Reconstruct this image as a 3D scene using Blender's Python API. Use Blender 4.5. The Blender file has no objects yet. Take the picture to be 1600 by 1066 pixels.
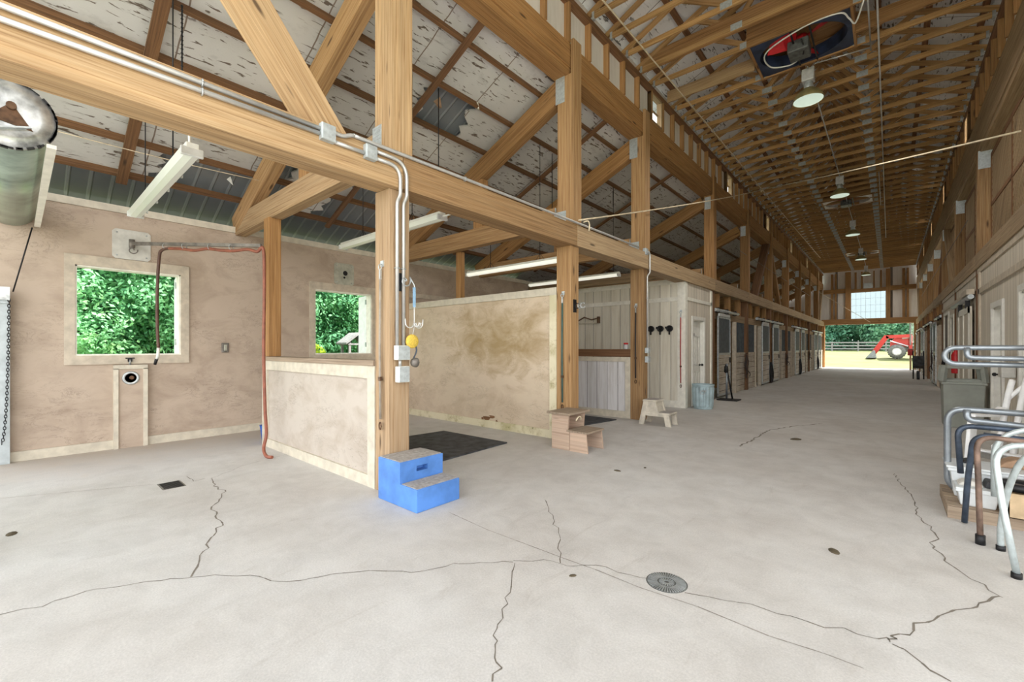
import bpy, bmesh, math, random
from mathutils import Vector, Matrix
import numpy as np

C = bpy.context.scene.collection
SC = bpy.context.scene
random.seed(7)
PI = math.pi

# ------------------------------------------------------------------ camera
cam = bpy.data.cameras.new('camera')
cam.lens = 677.0 / 1600 * 36
cam.sensor_width = 36
cam.sensor_fit = 'HORIZONTAL'
cam.shift_y = 10.5 / 1600
cam.clip_start = 0.05
cam.clip_end = 400
camo = bpy.data.objects.new('camera', cam)
camo.location = (0, 0, 1.45)
camo.rotation_euler = (PI / 2, 0, 0.7174)
C.objects.link(camo)
SC.camera = camo

# ------------------------------------------------------------------ sky, sun, exposure
W = bpy.data.worlds.new('sky')
SC.world = W
W.use_nodes = True
nt = W.node_tree
nt.nodes.clear()
_o = nt.nodes.new('ShaderNodeOutputWorld')
_b = nt.nodes.new('ShaderNodeBackground')
_r = nt.nodes.new('ShaderNodeValToRGB')
_s = nt.nodes.new('ShaderNodeSeparateXYZ')
_t = nt.nodes.new('ShaderNodeTexCoord')
nt.links.new(_t.outputs['Generated'], _s.inputs[0])
nt.links.new(_s.outputs['Z'], _r.inputs[0])
_r.color_ramp.elements[0].color = (1.0, 0.985, 0.965, 1)
_r.color_ramp.elements[1].color = (0.50, 0.545, 0.60, 1)
nt.links.new(_r.outputs[0], _b.inputs[0])
_b.inputs[1].default_value = 1.5
nt.links.new(_b.outputs[0], _o.inputs[0])

sun = bpy.data.lights.new('sun', 'SUN')
sun.energy = 6.5
sun.angle = math.radians(3)
sun.color = (1, 0.95, 0.86)
suno = bpy.data.objects.new('sun', sun)
_d = Vector((-0.55, -0.42, -0.95)).normalized()
suno.rotation_euler = _d.to_track_quat('-Z', 'Y').to_euler()
suno.location = (20, 20, 40)
C.objects.link(suno)

SC.view_settings.view_transform = 'Standard'
SC.view_settings.look = 'None'
SC.view_settings.gamma = 1
SC.view_settings.exposure = 1.6
SC.cycles.max_bounces = 9
SC.cycles.diffuse_bounces = 7
SC.cycles.glossy_bounces = 3
SC.cycles.transparent_max_bounces = 12
SC.cycles.sample_clamp_indirect = 6

# ------------------------------------------------------------------ materials
M = {}
def nodes_mat(name):
    m = bpy.data.materials.new(name)
    m.use_nodes = True
    t = m.node_tree
    b = t.nodes['Principled BSDF']
    M[name] = m
    return m, t, b
def nd(t, typ, **kw):
    n = t.nodes.new(typ)
    for k, v in kw.items():
        if k.startswith('i_'):
            n.inputs[k[2:].replace('_', ' ')].default_value = v
        else:
            setattr(n, k, v)
    return n
def ramp(t, fac, stops):
    r = t.nodes.new('ShaderNodeValToRGB')
    e = r.color_ramp.elements
    while len(e) > len(stops): e.remove(e[-1])
    while len(e) < len(stops): e.new(0.5)
    for i, (p, c) in enumerate(stops):
        e[i].position = p
        e[i].color = (*c, 1) if len(c) == 3 else c
    t.links.new(fac, r.inputs[0])
    return r.outputs[0]
def mapping(t, src, scale, loc=(0, 0, 0)):
    mp = t.nodes.new('ShaderNodeMapping')
    mp.inputs['Scale'].default_value = scale
    mp.inputs['Location'].default_value = loc
    t.links.new(src, mp.inputs[0])
    return mp.outputs[0]
def noise(t, vec, scale, detail=3, rough=0.55, dist=0.0):
    n = t.nodes.new('ShaderNodeTexNoise')
    n.inputs['Scale'].default_value = scale
    n.inputs['Detail'].default_value = detail
    n.inputs['Roughness'].default_value = rough
    n.inputs['Distortion'].default_value = dist
    t.links.new(vec, n.inputs['Vector'])
    return n.outputs[0]
def mix(t, fac, a, b, mode='MIX'):
    n = t.nodes.new('ShaderNodeMix')
    n.data_type = 'RGBA'
    n.blend_type = mode
    for sock, v in ((n.inputs[0], fac), (n.inputs[6], a), (n.inputs[7], b)):
        if hasattr(v, 'links'): t.links.new(v, sock)
        elif isinstance(v, (int, float)): sock.default_value = v
        else: sock.default_value = (*v, 1)
    return n.outputs[2]
def math_(t, op, a, b=None):
    n = t.nodes.new('ShaderNodeMath')
    n.operation = op
    for i, v in enumerate((a, b)):
        if v is None: continue
        if hasattr(v, 'links'): t.links.new(v, n.inputs[i])
        else: n.inputs[i].default_value = v
    return n.outputs[0]
def bump(t, b, h, strength=0.3, dist=0.02):
    n = t.nodes.new('ShaderNodeBump')
    n.inputs['Strength'].default_value = strength
    n.inputs['Distance'].default_value = dist
    t.links.new(h, n.inputs['Height'])
    t.links.new(n.outputs[0], b.inputs['Normal'])
def plain(name, col, rough=0.6, metal=0.0, var=0.12, scale=9.0, bmp=0.0):
    m, t, b = nodes_mat(name)
    tc = t.nodes.new('ShaderNodeTexCoord').outputs['Object']
    f = noise(t, tc, scale, 4)
    lo = tuple(max(0, c * (1 - var * 2)) for c in col)
    hi = tuple(min(1, c * (1 + var)) for c in col)
    t.links.new(ramp(t, f, [(0.3, lo), (0.65, hi)]), b.inputs['Base Color'])
    b.inputs['Roughness'].default_value = rough
    b.inputs['Metallic'].default_value = metal
    if bmp: bump(t, b, f, bmp, 0.01)
    return m
def wood(name, light, mid, dark, rough=0.75, knots=True):
    m, t, b = nodes_mat(name)
    uv = t.nodes.new('ShaderNodeTexCoord').outputs['UV']
    oi = t.nodes.new('ShaderNodeObjectInfo').outputs['Random']
    off = t.nodes.new('ShaderNodeCombineXYZ')
    t.links.new(math_(t, 'MULTIPLY', oi, 37.0), off.inputs[0])
    t.links.new(math_(t, 'MULTIPLY', oi, 91.0), off.inputs[1])
    va = t.nodes.new('ShaderNodeVectorMath')
    t.links.new(uv, va.inputs[0]); t.links.new(off.outputs[0], va.inputs[1])
    v = va.outputs[0]
    g = noise(t, mapping(t, v, (0.8, 34, 1)), 1.6, 5, 0.62, 0.2)
    big = noise(t, mapping(t, v, (0.6, 2.2, 1)), 1.5, 2)
    c = ramp(t, g, [(0.30, dark), (0.46, mid), (0.66, light)])
    c2 = mix(t, math_(t, 'MULTIPLY', big, 0.35), c, mid, 'MIX')
    st = noise(t, mapping(t, v, (0.22, 17, 1)), 1.3, 4, 0.6, 0.25)
    c2 = mix(t, 1.0, c2, ramp(t, st, [(0.25, (0.62, 0.58, 0.54)), (0.48, (0.96, 0.96, 0.96)), (0.7, (1.10, 1.08, 1.05))]), 'MULTIPLY')
    tone = ramp(t, oi, [(0.0, (0.82, 0.82, 0.82)), (1.0, (1.12, 1.10, 1.06))])
    c3 = mix(t, 1.0, c2, tone, 'MULTIPLY')
    if knots:
        vo = t.nodes.new('ShaderNodeTexVoronoi')
        vo.inputs['Scale'].default_value = 1.0
        t.links.new(mapping(t, v, (1.1, 5.0, 1)), vo.inputs['Vector'])
        k = ramp(t, vo.outputs['Distance'], [(0.05, (0.9, 0.9, 0.9)), (0.12, (0, 0, 0))])
        c3 = mix(t, k, c3, tuple(x * 0.35 for x in dark))
    t.links.new(c3, b.inputs['Base Color'])
    b.inputs['Roughness'].default_value = rough
    bump(t, b, g, 0.25, 0.004)
    return m
wood('wood_pale', (0.52, 0.375, 0.22), (0.41, 0.27, 0.14), (0.21, 0.11, 0.045))
wood('wood_post', (0.46, 0.30, 0.155), (0.35, 0.205, 0.09), (0.18, 0.085, 0.032))
wood('wood_orange', (0.44, 0.255, 0.11), (0.325, 0.17, 0.06), (0.15, 0.066, 0.022))
wood('wood_truss', (0.56, 0.36, 0.17), (0.42, 0.245, 0.095), (0.23, 0.11, 0.036))
wood('wood_dark', (0.22, 0.115, 0.05), (0.155, 0.075, 0.031), (0.08, 0.036, 0.015))
wood('wood_weathered', (0.46, 0.35, 0.22), (0.36, 0.25, 0.145), (0.20, 0.125, 0.07))
wood('wood_brown', (0.24, 0.125, 0.06), (0.175, 0.085, 0.038), (0.09, 0.04, 0.018))
wood('wood_grey', (0.44, 0.35, 0.265), (0.35, 0.27, 0.195), (0.21, 0.145, 0.10))
wood('wood_step', (0.56, 0.43, 0.34), (0.51, 0.38, 0.295), (0.42, 0.30, 0.225))
wood('stall_board', (0.52, 0.46, 0.38), (0.42, 0.36, 0.285), (0.25, 0.20, 0.15))

def panel_mat(name, col, dirt_shade, streak=1.0, moss=None):
    m, t, b = nodes_mat(name)
    tc = t.nodes.new('ShaderNodeTexCoord').outputs['Object']
    big = noise(t, tc, 0.9, 4, 0.6)
    st = noise(t, mapping(t, tc, (1.3, 1.3, 2.0)), 1.6, 8, 0.62, 0.5)
    fine = noise(t, tc, 26, 4, 0.7)
    c = ramp(t, st, [(0.30, dirt_shade), (0.44, tuple(0.5 * (a + d) for a, d in zip(col, dirt_shade))), (0.56, col)])
    c = mix(t, math_(t, 'MULTIPLY', big, 0.75), c, tuple(0.86 * x for x in col))
    # thin broken crack-like scratches in the coating
    cr = noise(t, mapping(t, tc, (1.0, 1.0, 2.6)), 2.6, 10, 0.72, 1.0)
    cm = ramp(t, math_(t, 'ABSOLUTE', math_(t, 'SUBTRACT', cr, 0.5)), [(0.0, (1, 1, 1)), (0.011, (0, 0, 0))])
    gate = ramp(t, noise(t, tc, 1.7, 3), [(0.45, (0, 0, 0)), (0.6, (0.7, 0.7, 0.7))])
    c = mix(t, mix(t, 1.0, cm, gate, 'MULTIPLY'), c, tuple(0.45 * x for x in dirt_shade))
    sp = ramp(t, fine, [(0.22, (1, 1, 1)), (0.30, (0, 0, 0))])
    c = mix(t, math_(t, 'MULTIPLY', sp, 0.5), c, tuple(0.5 * x for x in dirt_shade))
    if moss:
        mc, cx, cz, rx, rz = moss
        d = t.nodes.new('ShaderNodeVectorMath'); d.operation = 'LENGTH'
        t.links.new(mapping(t, tc, (1 / rx, 0, 1 / rz), (-cx / rx, 0, -cz / rz)), d.inputs[0])
        dd = math_(t, 'ADD', d.outputs['Value'], math_(t, 'MULTIPLY', math_(t, 'SUBTRACT', st, 0.5), 2.0))
        mk = ramp(t, dd, [(0.05, (0.75, 0.75, 0.75)), (1.3, (0, 0, 0))])
        c = mix(t, mk, c, mc)
    t.links.new(c, b.inputs['Base Color'])
    b.inputs['Roughness'].default_value = 0.8
    bump(t, b, st, 0.35 * streak, 0.02)
    return m
panel_mat('stucco', (0.52, 0.42, 0.335), (0.35, 0.265, 0.20))
panel_mat('wash_panel', (0.66, 0.545, 0.41), (0.48, 0.36, 0.245), 0.5, ((0.29, 0.195, 0.06), 0.95, 1.6, 1.6, 0.75))
panel_mat('half_panel', (0.53, 0.475, 0.415), (0.37, 0.30, 0.235), 0.4)
plain('trim_cream', (0.60, 0.55, 0.45), 0.6, var=0.08)
plain('trim_tan', (0.54, 0.47, 0.375), 0.6, var=0.10)
plain('trim_white', (0.80, 0.78, 0.70), 0.5, var=0.06)
def peel(name):
    m, t, b = nodes_mat(name)
    tc = t.nodes.new('ShaderNodeTexCoord').outputs['Object']
    n = noise(t, tc, 4.2, 6, 0.7)
    m2 = noise(t, tc, 1.3, 3)
    c = ramp(t, n, [(0.30, (0.13, 0.12, 0.06)), (0.37, (0.50, 0.44, 0.26)), (0.50, (0.72, 0.66, 0.48))])
    c = mix(t, ramp(t, m2, [(0.52, (0, 0, 0)), (0.66, (0.4, 0.4, 0.4))]), c, (0.40, 0.36, 0.17))
    t.links.new(c, b.inputs['Base Color']); b.inputs['Roughness'].default_value = 0.7
peel('mossy_trim')
def boards(name, axis, col, dirt_shade, pitch=0.2):
    m, t, b = nodes_mat(name)
    tc = t.nodes.new('ShaderNodeTexCoord').outputs['Object']
    s = t.nodes.new('ShaderNodeSeparateXYZ'); t.links.new(tc, s.inputs[0])
    fr = math_(t, 'FRACT', math_(t, 'DIVIDE', s.outputs[axis], pitch))
    gr = math_(t, 'LESS_THAN', fr, 0.045)
    sc = (9, 9, 0.7)
    g = noise(t, mapping(t, tc, sc), 1.5, 5, 0.65)
    bd = t.nodes.new('ShaderNodeTexWhiteNoise'); bd.noise_dimensions = '1D'
    t.links.new(math_(t, 'FLOOR', math_(t, 'DIVIDE', s.outputs[axis], pitch)), bd.inputs['W'])
    c = ramp(t, g, [(0.25, dirt_shade), (0.55, col)])
    c = mix(t, 1.0, c, ramp(t, bd.outputs['Value'], [(0, (0.88, 0.88, 0.88)), (1, (1, 1, 1))]), 'MULTIPLY')
    c = mix(t, gr, c, tuple(0.25 * x for x in dirt_shade))
    t.links.new(c, b.inputs['Base Color'])
    b.inputs['Roughness'].default_value = 0.65
    bump(t, b, math_(t, 'SUBTRACT', 1.0, gr), 0.6, 0.01)
boards('boards_x', 'X', (0.82, 0.78, 0.67), (0.66, 0.60, 0.48), 0.27)
boards('boards_low', 'X', (0.72, 0.71, 0.72), (0.52, 0.49, 0.47), 0.245)
boards('boards_y', 'Y', (0.72, 0.66, 0.56), (0.54, 0.47, 0.375), 0.2)
boards('gable_panel', 'X', (0.80, 0.77, 0.73), (0.68, 0.63, 0.58), 3.0)
def stall_planks(name, axis):
    m, t, b = nodes_mat(name)
    tc = t.nodes.new('ShaderNodeTexCoord').outputs['Object']
    s = t.nodes.new('ShaderNodeSeparateXYZ'); t.links.new(tc, s.inputs[0])
    q = math_(t, 'DIVIDE', s.outputs['Z'], 0.19)
    gr = math_(t, 'LESS_THAN', math_(t, 'FRACT', q), 0.07)
    g = noise(t, mapping(t, tc, (0.8, 0.8, 14)), 2.0, 5, 0.65)
    w = noise(t, tc, 2.3, 4)
    c = ramp(t, g, [(0.28, (0.26, 0.205, 0.145)), (0.5, (0.46, 0.40, 0.315)), (0.7, (0.62, 0.57, 0.49))])
    c = mix(t, ramp(t, w, [(0.42, (0, 0, 0)), (0.62, (0.7, 0.7, 0.7))]), c, (0.60, 0.56, 0.49))
    c = mix(t, gr, c, (0.06, 0.045, 0.03))
    t.links.new(c, b.inputs['Base Color']); b.inputs['Roughness'].default_value = 0.75
stall_planks('stall_planks', 'Y')

def insulation(name, base, dark, crack=1.0):
    m, t, b = nodes_mat(name)
    tc = t.nodes.new('ShaderNodeTexCoord').outputs['Object']
    strk = noise(t, mapping(t, tc, (15.0, 2.6, 6)), 1.7, 4, 0.55, 0.5)
    gate = noise(t, tc, 1.15, 3, 0.6)
    line = ramp(t, strk, [(0.375, (1, 1, 1)), (0.41, (0, 0, 0))])
    gg = ramp(t, gate, [(0.36, (0, 0, 0)), (0.46, (crack, crack, crack))])
    f = mix(t, 1.0, line, gg, 'MULTIPLY')
    big = noise(t, tc, 0.7, 4)
    c = ramp(t, big, [(0.3, tuple(0.82 * x for x in base)), (0.65, base)])
    stn = noise(t, mapping(t, tc, (2.2, 1.0, 1)), 2.2, 6, 0.7)
    c = mix(t, ramp(t, stn, [(0.56, (0, 0, 0)), (0.70, (0.5, 0.5, 0.5))]), c, tuple(0.5 * x for x in base))
    c = mix(t, f, c, dark)
    s = t.nodes.new('ShaderNodeSeparateXYZ'); t.links.new(tc, s.inputs[0])
    jit = math_(t, 'MULTIPLY', math_(t, 'SUBTRACT', noise(t, tc, 3.0, 2), 0.5), 0.025)
    seam = math_(t, 'LESS_THAN', math_(t, 'FRACT', math_(t, 'ADD', math_(t, 'DIVIDE', s.outputs['Y'], 1.22), jit)), 0.013)
    c = mix(t, seam, c, tuple(1.6 * x for x in dark))
    t.links.new(c, b.inputs['Base Color'])
    b.inputs['Roughness'].default_value = 0.55
    bump(t, b, stn, 0.35, 0.03)
insulation('insulation', (0.63, 0.625, 0.61), (0.13, 0.10, 0.08))
insulation('insulation_silver', (0.80, 0.81, 0.81), (0.10, 0.09, 0.08), 1.0)
m, t, b = nodes_mat('corrugated')
tc = t.nodes.new('ShaderNodeTexCoord').outputs['Object']
s = t.nodes.new('ShaderNodeSeparateXYZ'); t.links.new(tc, s.inputs[0])
fr = math_(t, 'FRACT', math_(t, 'DIVIDE', s.outputs['Y'], 0.23))
rb = ramp(t, fr, [(0.0, (0, 0, 0)), (0.06, (1, 1, 1)), (0.18, (1, 1, 1)), (0.24, (0, 0, 0))])
c = mix(t, rb, (0.17, 0.195, 0.22), (0.29, 0.32, 0.35))
c = mix(t, math_(t, 'MULTIPLY', noise(t, tc, 4, 4), 0.5), c, (0.30, 0.30, 0.31))
t.links.new(c, b.inputs['Base Color'])
b.inputs['Metallic'].default_value = 0.1; b.inputs['Roughness'].default_value = 0.55
bump(t, b, rb, 0.8, 0.02)

# concrete floor
m, t, b = nodes_mat('concrete')
tc = t.nodes.new('ShaderNodeTexCoord').outputs['Object']
n1 = noise(t, tc, 0.55, 5, 0.6)
n2 = noise(t, tc, 3.1, 6, 0.7, 0.4)
n3 = noise(t, tc, 38, 3, 0.7)
c = ramp(t, n1, [(0.28, (0.485, 0.455, 0.425)), (0.5, (0.56, 0.54, 0.515)), (0.7, (0.60, 0.59, 0.575))])
c2 = ramp(t, n2, [(0.3, (0.86, 0.855, 0.85)), (0.6, (1.02, 1.02, 1.02))])
fg = noise(t, tc, 90, 4, 0.75)
c2 = mix(t, 1.0, c2, ramp(t, fg, [(0.3, (0.84, 0.84, 0.84)), (0.7, (1.1, 1.1, 1.1))]), 'MULTIPLY')
c = mix(t, 1.0, c, c2, 'MULTIPLY')
sp = ramp(t, n3, [(0.18, (0.6, 0.6, 0.6)), (0.27, (0, 0, 0))])
c = mix(t, sp, c, (0.16, 0.14, 0.12))
pale = ramp(t, noise(t, tc, 21, 4, 0.7), [(0.70, (0, 0, 0)), (0.78, (0.6, 0.6, 0.6))])
c = mix(t, pale, c, (0.70, 0.69, 0.67))
scuff = noise(t, mapping(t, tc, (2.6, 0.6, 1)), 2.6, 6, 0.7, 0.8)
c = mix(t, ramp(t, scuff, [(0.60, (0, 0, 0)), (0.74, (0.30, 0.30, 0.30))]), c, (0.29, 0.25, 0.21))
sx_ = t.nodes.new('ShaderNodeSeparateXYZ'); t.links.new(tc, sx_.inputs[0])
dirt_shade = math_(t, 'ADD', math_(t, 'MULTIPLY', math_(t, 'ADD', sx_.outputs['X'], 6.9), -0.55), math_(t, 'MULTIPLY', math_(t, 'SUBTRACT', n2, 0.5), 1.3))  # tan dirt, plus the brown shade along the left wall painted in
c = mix(t, ramp(t, dirt_shade, [(0.0, (0, 0, 0)), (0.9, (0.55, 0.55, 0.55))]), c, (0.36, 0.27, 0.185))
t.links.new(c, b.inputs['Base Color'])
b.inputs['Roughness'].default_value = 0.72
bump(t, b, n2, 0.15, 0.01)

wood('wood_near', (0.52, 0.385, 0.25), (0.42, 0.285, 0.165), (0.23, 0.13, 0.065))
plain('grille_dark', (0.085, 0.10, 0.11), 0.45, 0.4, 0.15)
plain('crack_dark', (0.19, 0.165, 0.135), 0.9)
plain('joint', (0.28, 0.25, 0.22), 0.9)
plain('conduit', (0.55, 0.55, 0.54), 0.35, 0.5, 0.06)
plain('galvanized', (0.50, 0.53, 0.54), 0.38, 0.65, 0.15, 14)
plain('galv_paint', (0.40, 0.52, 0.56), 0.5, 0.15, 0.14, 6)
plain('plate_metal', (0.55, 0.60, 0.62), 0.4, 0.5, 0.1, 30)
plain('box_grey', (0.46, 0.51, 0.53), 0.5, 0.2, 0.08)
plain('iron_black', (0.018, 0.018, 0.02), 0.5, 0.4, 0.2)
plain('rust_iron', (0.14, 0.075, 0.04), 0.7, 0.3, 0.3, 14)
plain('steel_arm', (0.22, 0.20, 0.18), 0.55, 0.5, 0.2)
plain('pipe_grey', (0.27, 0.30, 0.33), 0.35, 0.6, 0.12)
plain('pipe_navy', (0.055, 0.075, 0.11), 0.42, 0.4, 0.25, 12)
plain('pipe_rust', (0.19, 0.125, 0.095), 0.6, 0.3, 0.3, 12)
plain('pipe_pale', (0.52, 0.59, 0.60), 0.38, 0.45, 0.1, 20)
plain('hose_red', (0.27, 0.085, 0.05), 0.5, 0, 0.15)
plain('hose_dark', (0.10, 0.045, 0.03), 0.5, 0, 0.2)
plain('blue_plastic', (0.085, 0.235, 0.62), 0.5, 0, 0.12, 5)
plain('tread_grey', (0.36, 0.335, 0.31), 0.85, 0, 0.15, 30, 0.3)
plain('bucket_blue', (0.02, 0.12, 0.52), 0.4)
plain('rubber', (0.055, 0.058, 0.066), 0.75, 0, 0.35, 7, 0.2)
plain('beige_plastic', (0.60, 0.55, 0.46), 0.5, 0, 0.12, 9)
plain('bin_grey', (0.30, 0.32, 0.285), 0.5, 0, 0.08, 4)
plain('white_plastic', (0.72, 0.76, 0.78), 0.4, 0, 0.05)
plain('chair_white', (0.90, 0.91, 0.92), 0.4, 0, 0.05)
plain('cardboard', (0.52, 0.385, 0.235), 0.8, 0, 0.12)
plain('tan_bag', (0.42, 0.27, 0.17), 0.8)
plain('red_paint', (0.60, 0.02, 0.025), 0.4)
plain('tractor_red', (0.42, 0.03, 0.025), 0.4, 0, 0.1)
plain('tractor_white', (0.62, 0.62, 0.64), 0.5)
plain('fan_blue', (0.022, 0.035, 0.075), 0.5, 0, 0.35, 5)
plain('fan_white', (0.72, 0.70, 0.66), 0.5)
plain('motor_grey', (0.12, 0.125, 0.12), 0.5, 0.2, 0.25, 14)
plain('lamp_olive', (0.30, 0.25, 0.11), 0.5, 0.2, 0.15)
plain('lamp_body', (0.62, 0.63, 0.62), 0.4, 0.2)
plain('fixture_white', (0.74, 0.75, 0.70), 0.35, 0.0, 0.06)
plain('rope', (0.66, 0.56, 0.40), 0.8)
plain('rope_grey', (0.33, 0.29, 0.24), 0.8)
plain('tie_green', (0.05, 0.12, 0.11), 0.7)
plain('tie_red', (0.42, 0.06, 0.05), 0.6)
plain('tie_black', (0.03, 0.028, 0.03), 0.7)
plain('strap_blue', (0.25, 0.42, 0.60), 0.6)
plain('sponge', (0.66, 0.46, 0.07), 0.9, 0, 0.15, 60, 0.5)
plain('hook_white', (0.72, 0.72, 0.70), 0.35, 0.3)
plain('wall_plate', (0.58, 0.57, 0.53), 0.5, 0.1, 0.08)
plain('wall_plate_green', (0.42, 0.42, 0.35), 0.5, 0.1, 0.12)
plain('drum_green', (0.36, 0.44, 0.37), 0.32, 0.55, 0.22, 3)
plain('drum_tin', (0.58, 0.60, 0.60), 0.3, 0.75, 0.3, 8, 0.3)
plain('door_white', (0.76, 0.75, 0.70), 0.5, 0, 0.05)
plain('leather', (0.05, 0.035, 0.03), 0.6)
plain('bark', (0.17, 0.13, 0.095), 0.9, 0, 0.3, 6)
plain('fence_grey', (0.20, 0.20, 0.20), 0.8, 0, 0.15)
plain('roof_grey', (0.20, 0.19, 0.19), 0.8)
plain('manure', (0.09, 0.07, 0.04), 0.9)
plain('hay_white', (0.75, 0.73, 0.68), 0.9)
plain('foil_grey', (0.50, 0.50, 0.49), 0.5)
def leafm(name, a, bb, hi):
    m, t, b = nodes_mat(name)
    tc = t.nodes.new('ShaderNodeTexCoord').outputs['Object']
    oi = t.nodes.new('ShaderNodeObjectInfo').outputs['Random']
    n = noise(t, tc, 2.1, 3)
    n2 = noise(t, tc, 14, 2)
    c = ramp(t, n, [(0.3, a), (0.55, bb), (0.75, hi)])
    c = mix(t, math_(t, 'MULTIPLY', n2, 0.5), c, bb)
    c = mix(t, 1.0, c, ramp(t, oi, [(0, (0.85, 0.9, 0.9)), (1, (1.15, 1.05, 0.95))]), 'MULTIPLY')
    t.links.new(c, b.inputs['Base Color'])
    b.inputs['Roughness'].default_value = 0.6
    b.inputs['Specular IOR Level'].default_value = 0.1
    tr = t.nodes.new('ShaderNodeBsdfTranslucent')
    t.links.new(c, tr.inputs[0])
    mx = t.nodes.new('ShaderNodeMixShader'); mx.inputs[0].default_value = 0.45
    t.links.new(b.outputs[0], mx.inputs[1]); t.links.new(tr.outputs[0], mx.inputs[2])
    t.links.new(mx.outputs[0], t.nodes['Material Output'].inputs[0])
leafm('leaf_green', (0.11, 0.36, 0.20), (0.25, 0.56, 0.31), (0.44, 0.70, 0.36))
leafm('leaf_far', (0.10, 0.30, 0.22), (0.20, 0.44, 0.30), (0.34, 0.56, 0.34))
leafm('leaf_lime', (0.15, 0.25, 0.02), (0.32, 0.42, 0.03), (0.5, 0.5, 0.06))
leafm('leaf_deep', (0.08, 0.30, 0.19), (0.18, 0.47, 0.29), (0.33, 0.60, 0.35))
m, t, b = nodes_mat('lawn')
tc = t.nodes.new('ShaderNodeTexCoord').outputs['Object']
c = ramp(t, noise(t, tc, 0.6, 5, 0.7), [(0.3, (0.085, 0.11, 0.03)), (0.55, (0.13, 0.145, 0.05)), (0.75, (0.165, 0.165, 0.075))])
t.links.new(c, b.inputs['Base Color']); b.inputs['Roughness'].default_value = 0.95
m, t, b = nodes_mat('glass')
tp = t.nodes.new('ShaderNodeBsdfTransparent'); gl = t.nodes.new('ShaderNodeBsdfGlossy')
gl.inputs['Roughness'].default_value = 0.05
mx = t.nodes.new('ShaderNodeMixShader'); mx.inputs[0].default_value = 0.06
t.links.new(tp.outputs[0], mx.inputs[1]); t.links.new(gl.outputs[0], mx.inputs[2])
t.links.new(mx.outputs[0], t.nodes['Material Output'].inputs[0])
m, t, b = nodes_mat('frosted')
tp = t.nodes.new('ShaderNodeBsdfTranslucent'); tp.inputs[0].default_value = (0.19, 0.235, 0.275, 1)
t.links.new(tp.outputs[0], t.nodes['Material Output'].inputs[0])
m, t, b = nodes_mat('tube_diffuser')
b.inputs['Base Color'].default_value = (0.78, 0.82, 0.76, 1); b.inputs['Roughness'].default_value = 0.25
m, t, b = nodes_mat('lamp_glow')
b.inputs['Base Color'].default_value = (0.20, 0.23, 0.20, 1)
b.inputs['Emission Color'].default_value = (0.86, 1.0, 0.84, 1)
b.inputs['Emission Strength'].default_value = 0.19

m, t, b = nodes_mat('tube_lit')
b.inputs['Base Color'].default_value = (0.8, 0.82, 0.76, 1)
b.inputs['Emission Color'].default_value = (1.0, 0.98, 0.84, 1)
b.inputs['Emission Strength'].default_value = 0.22

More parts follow.
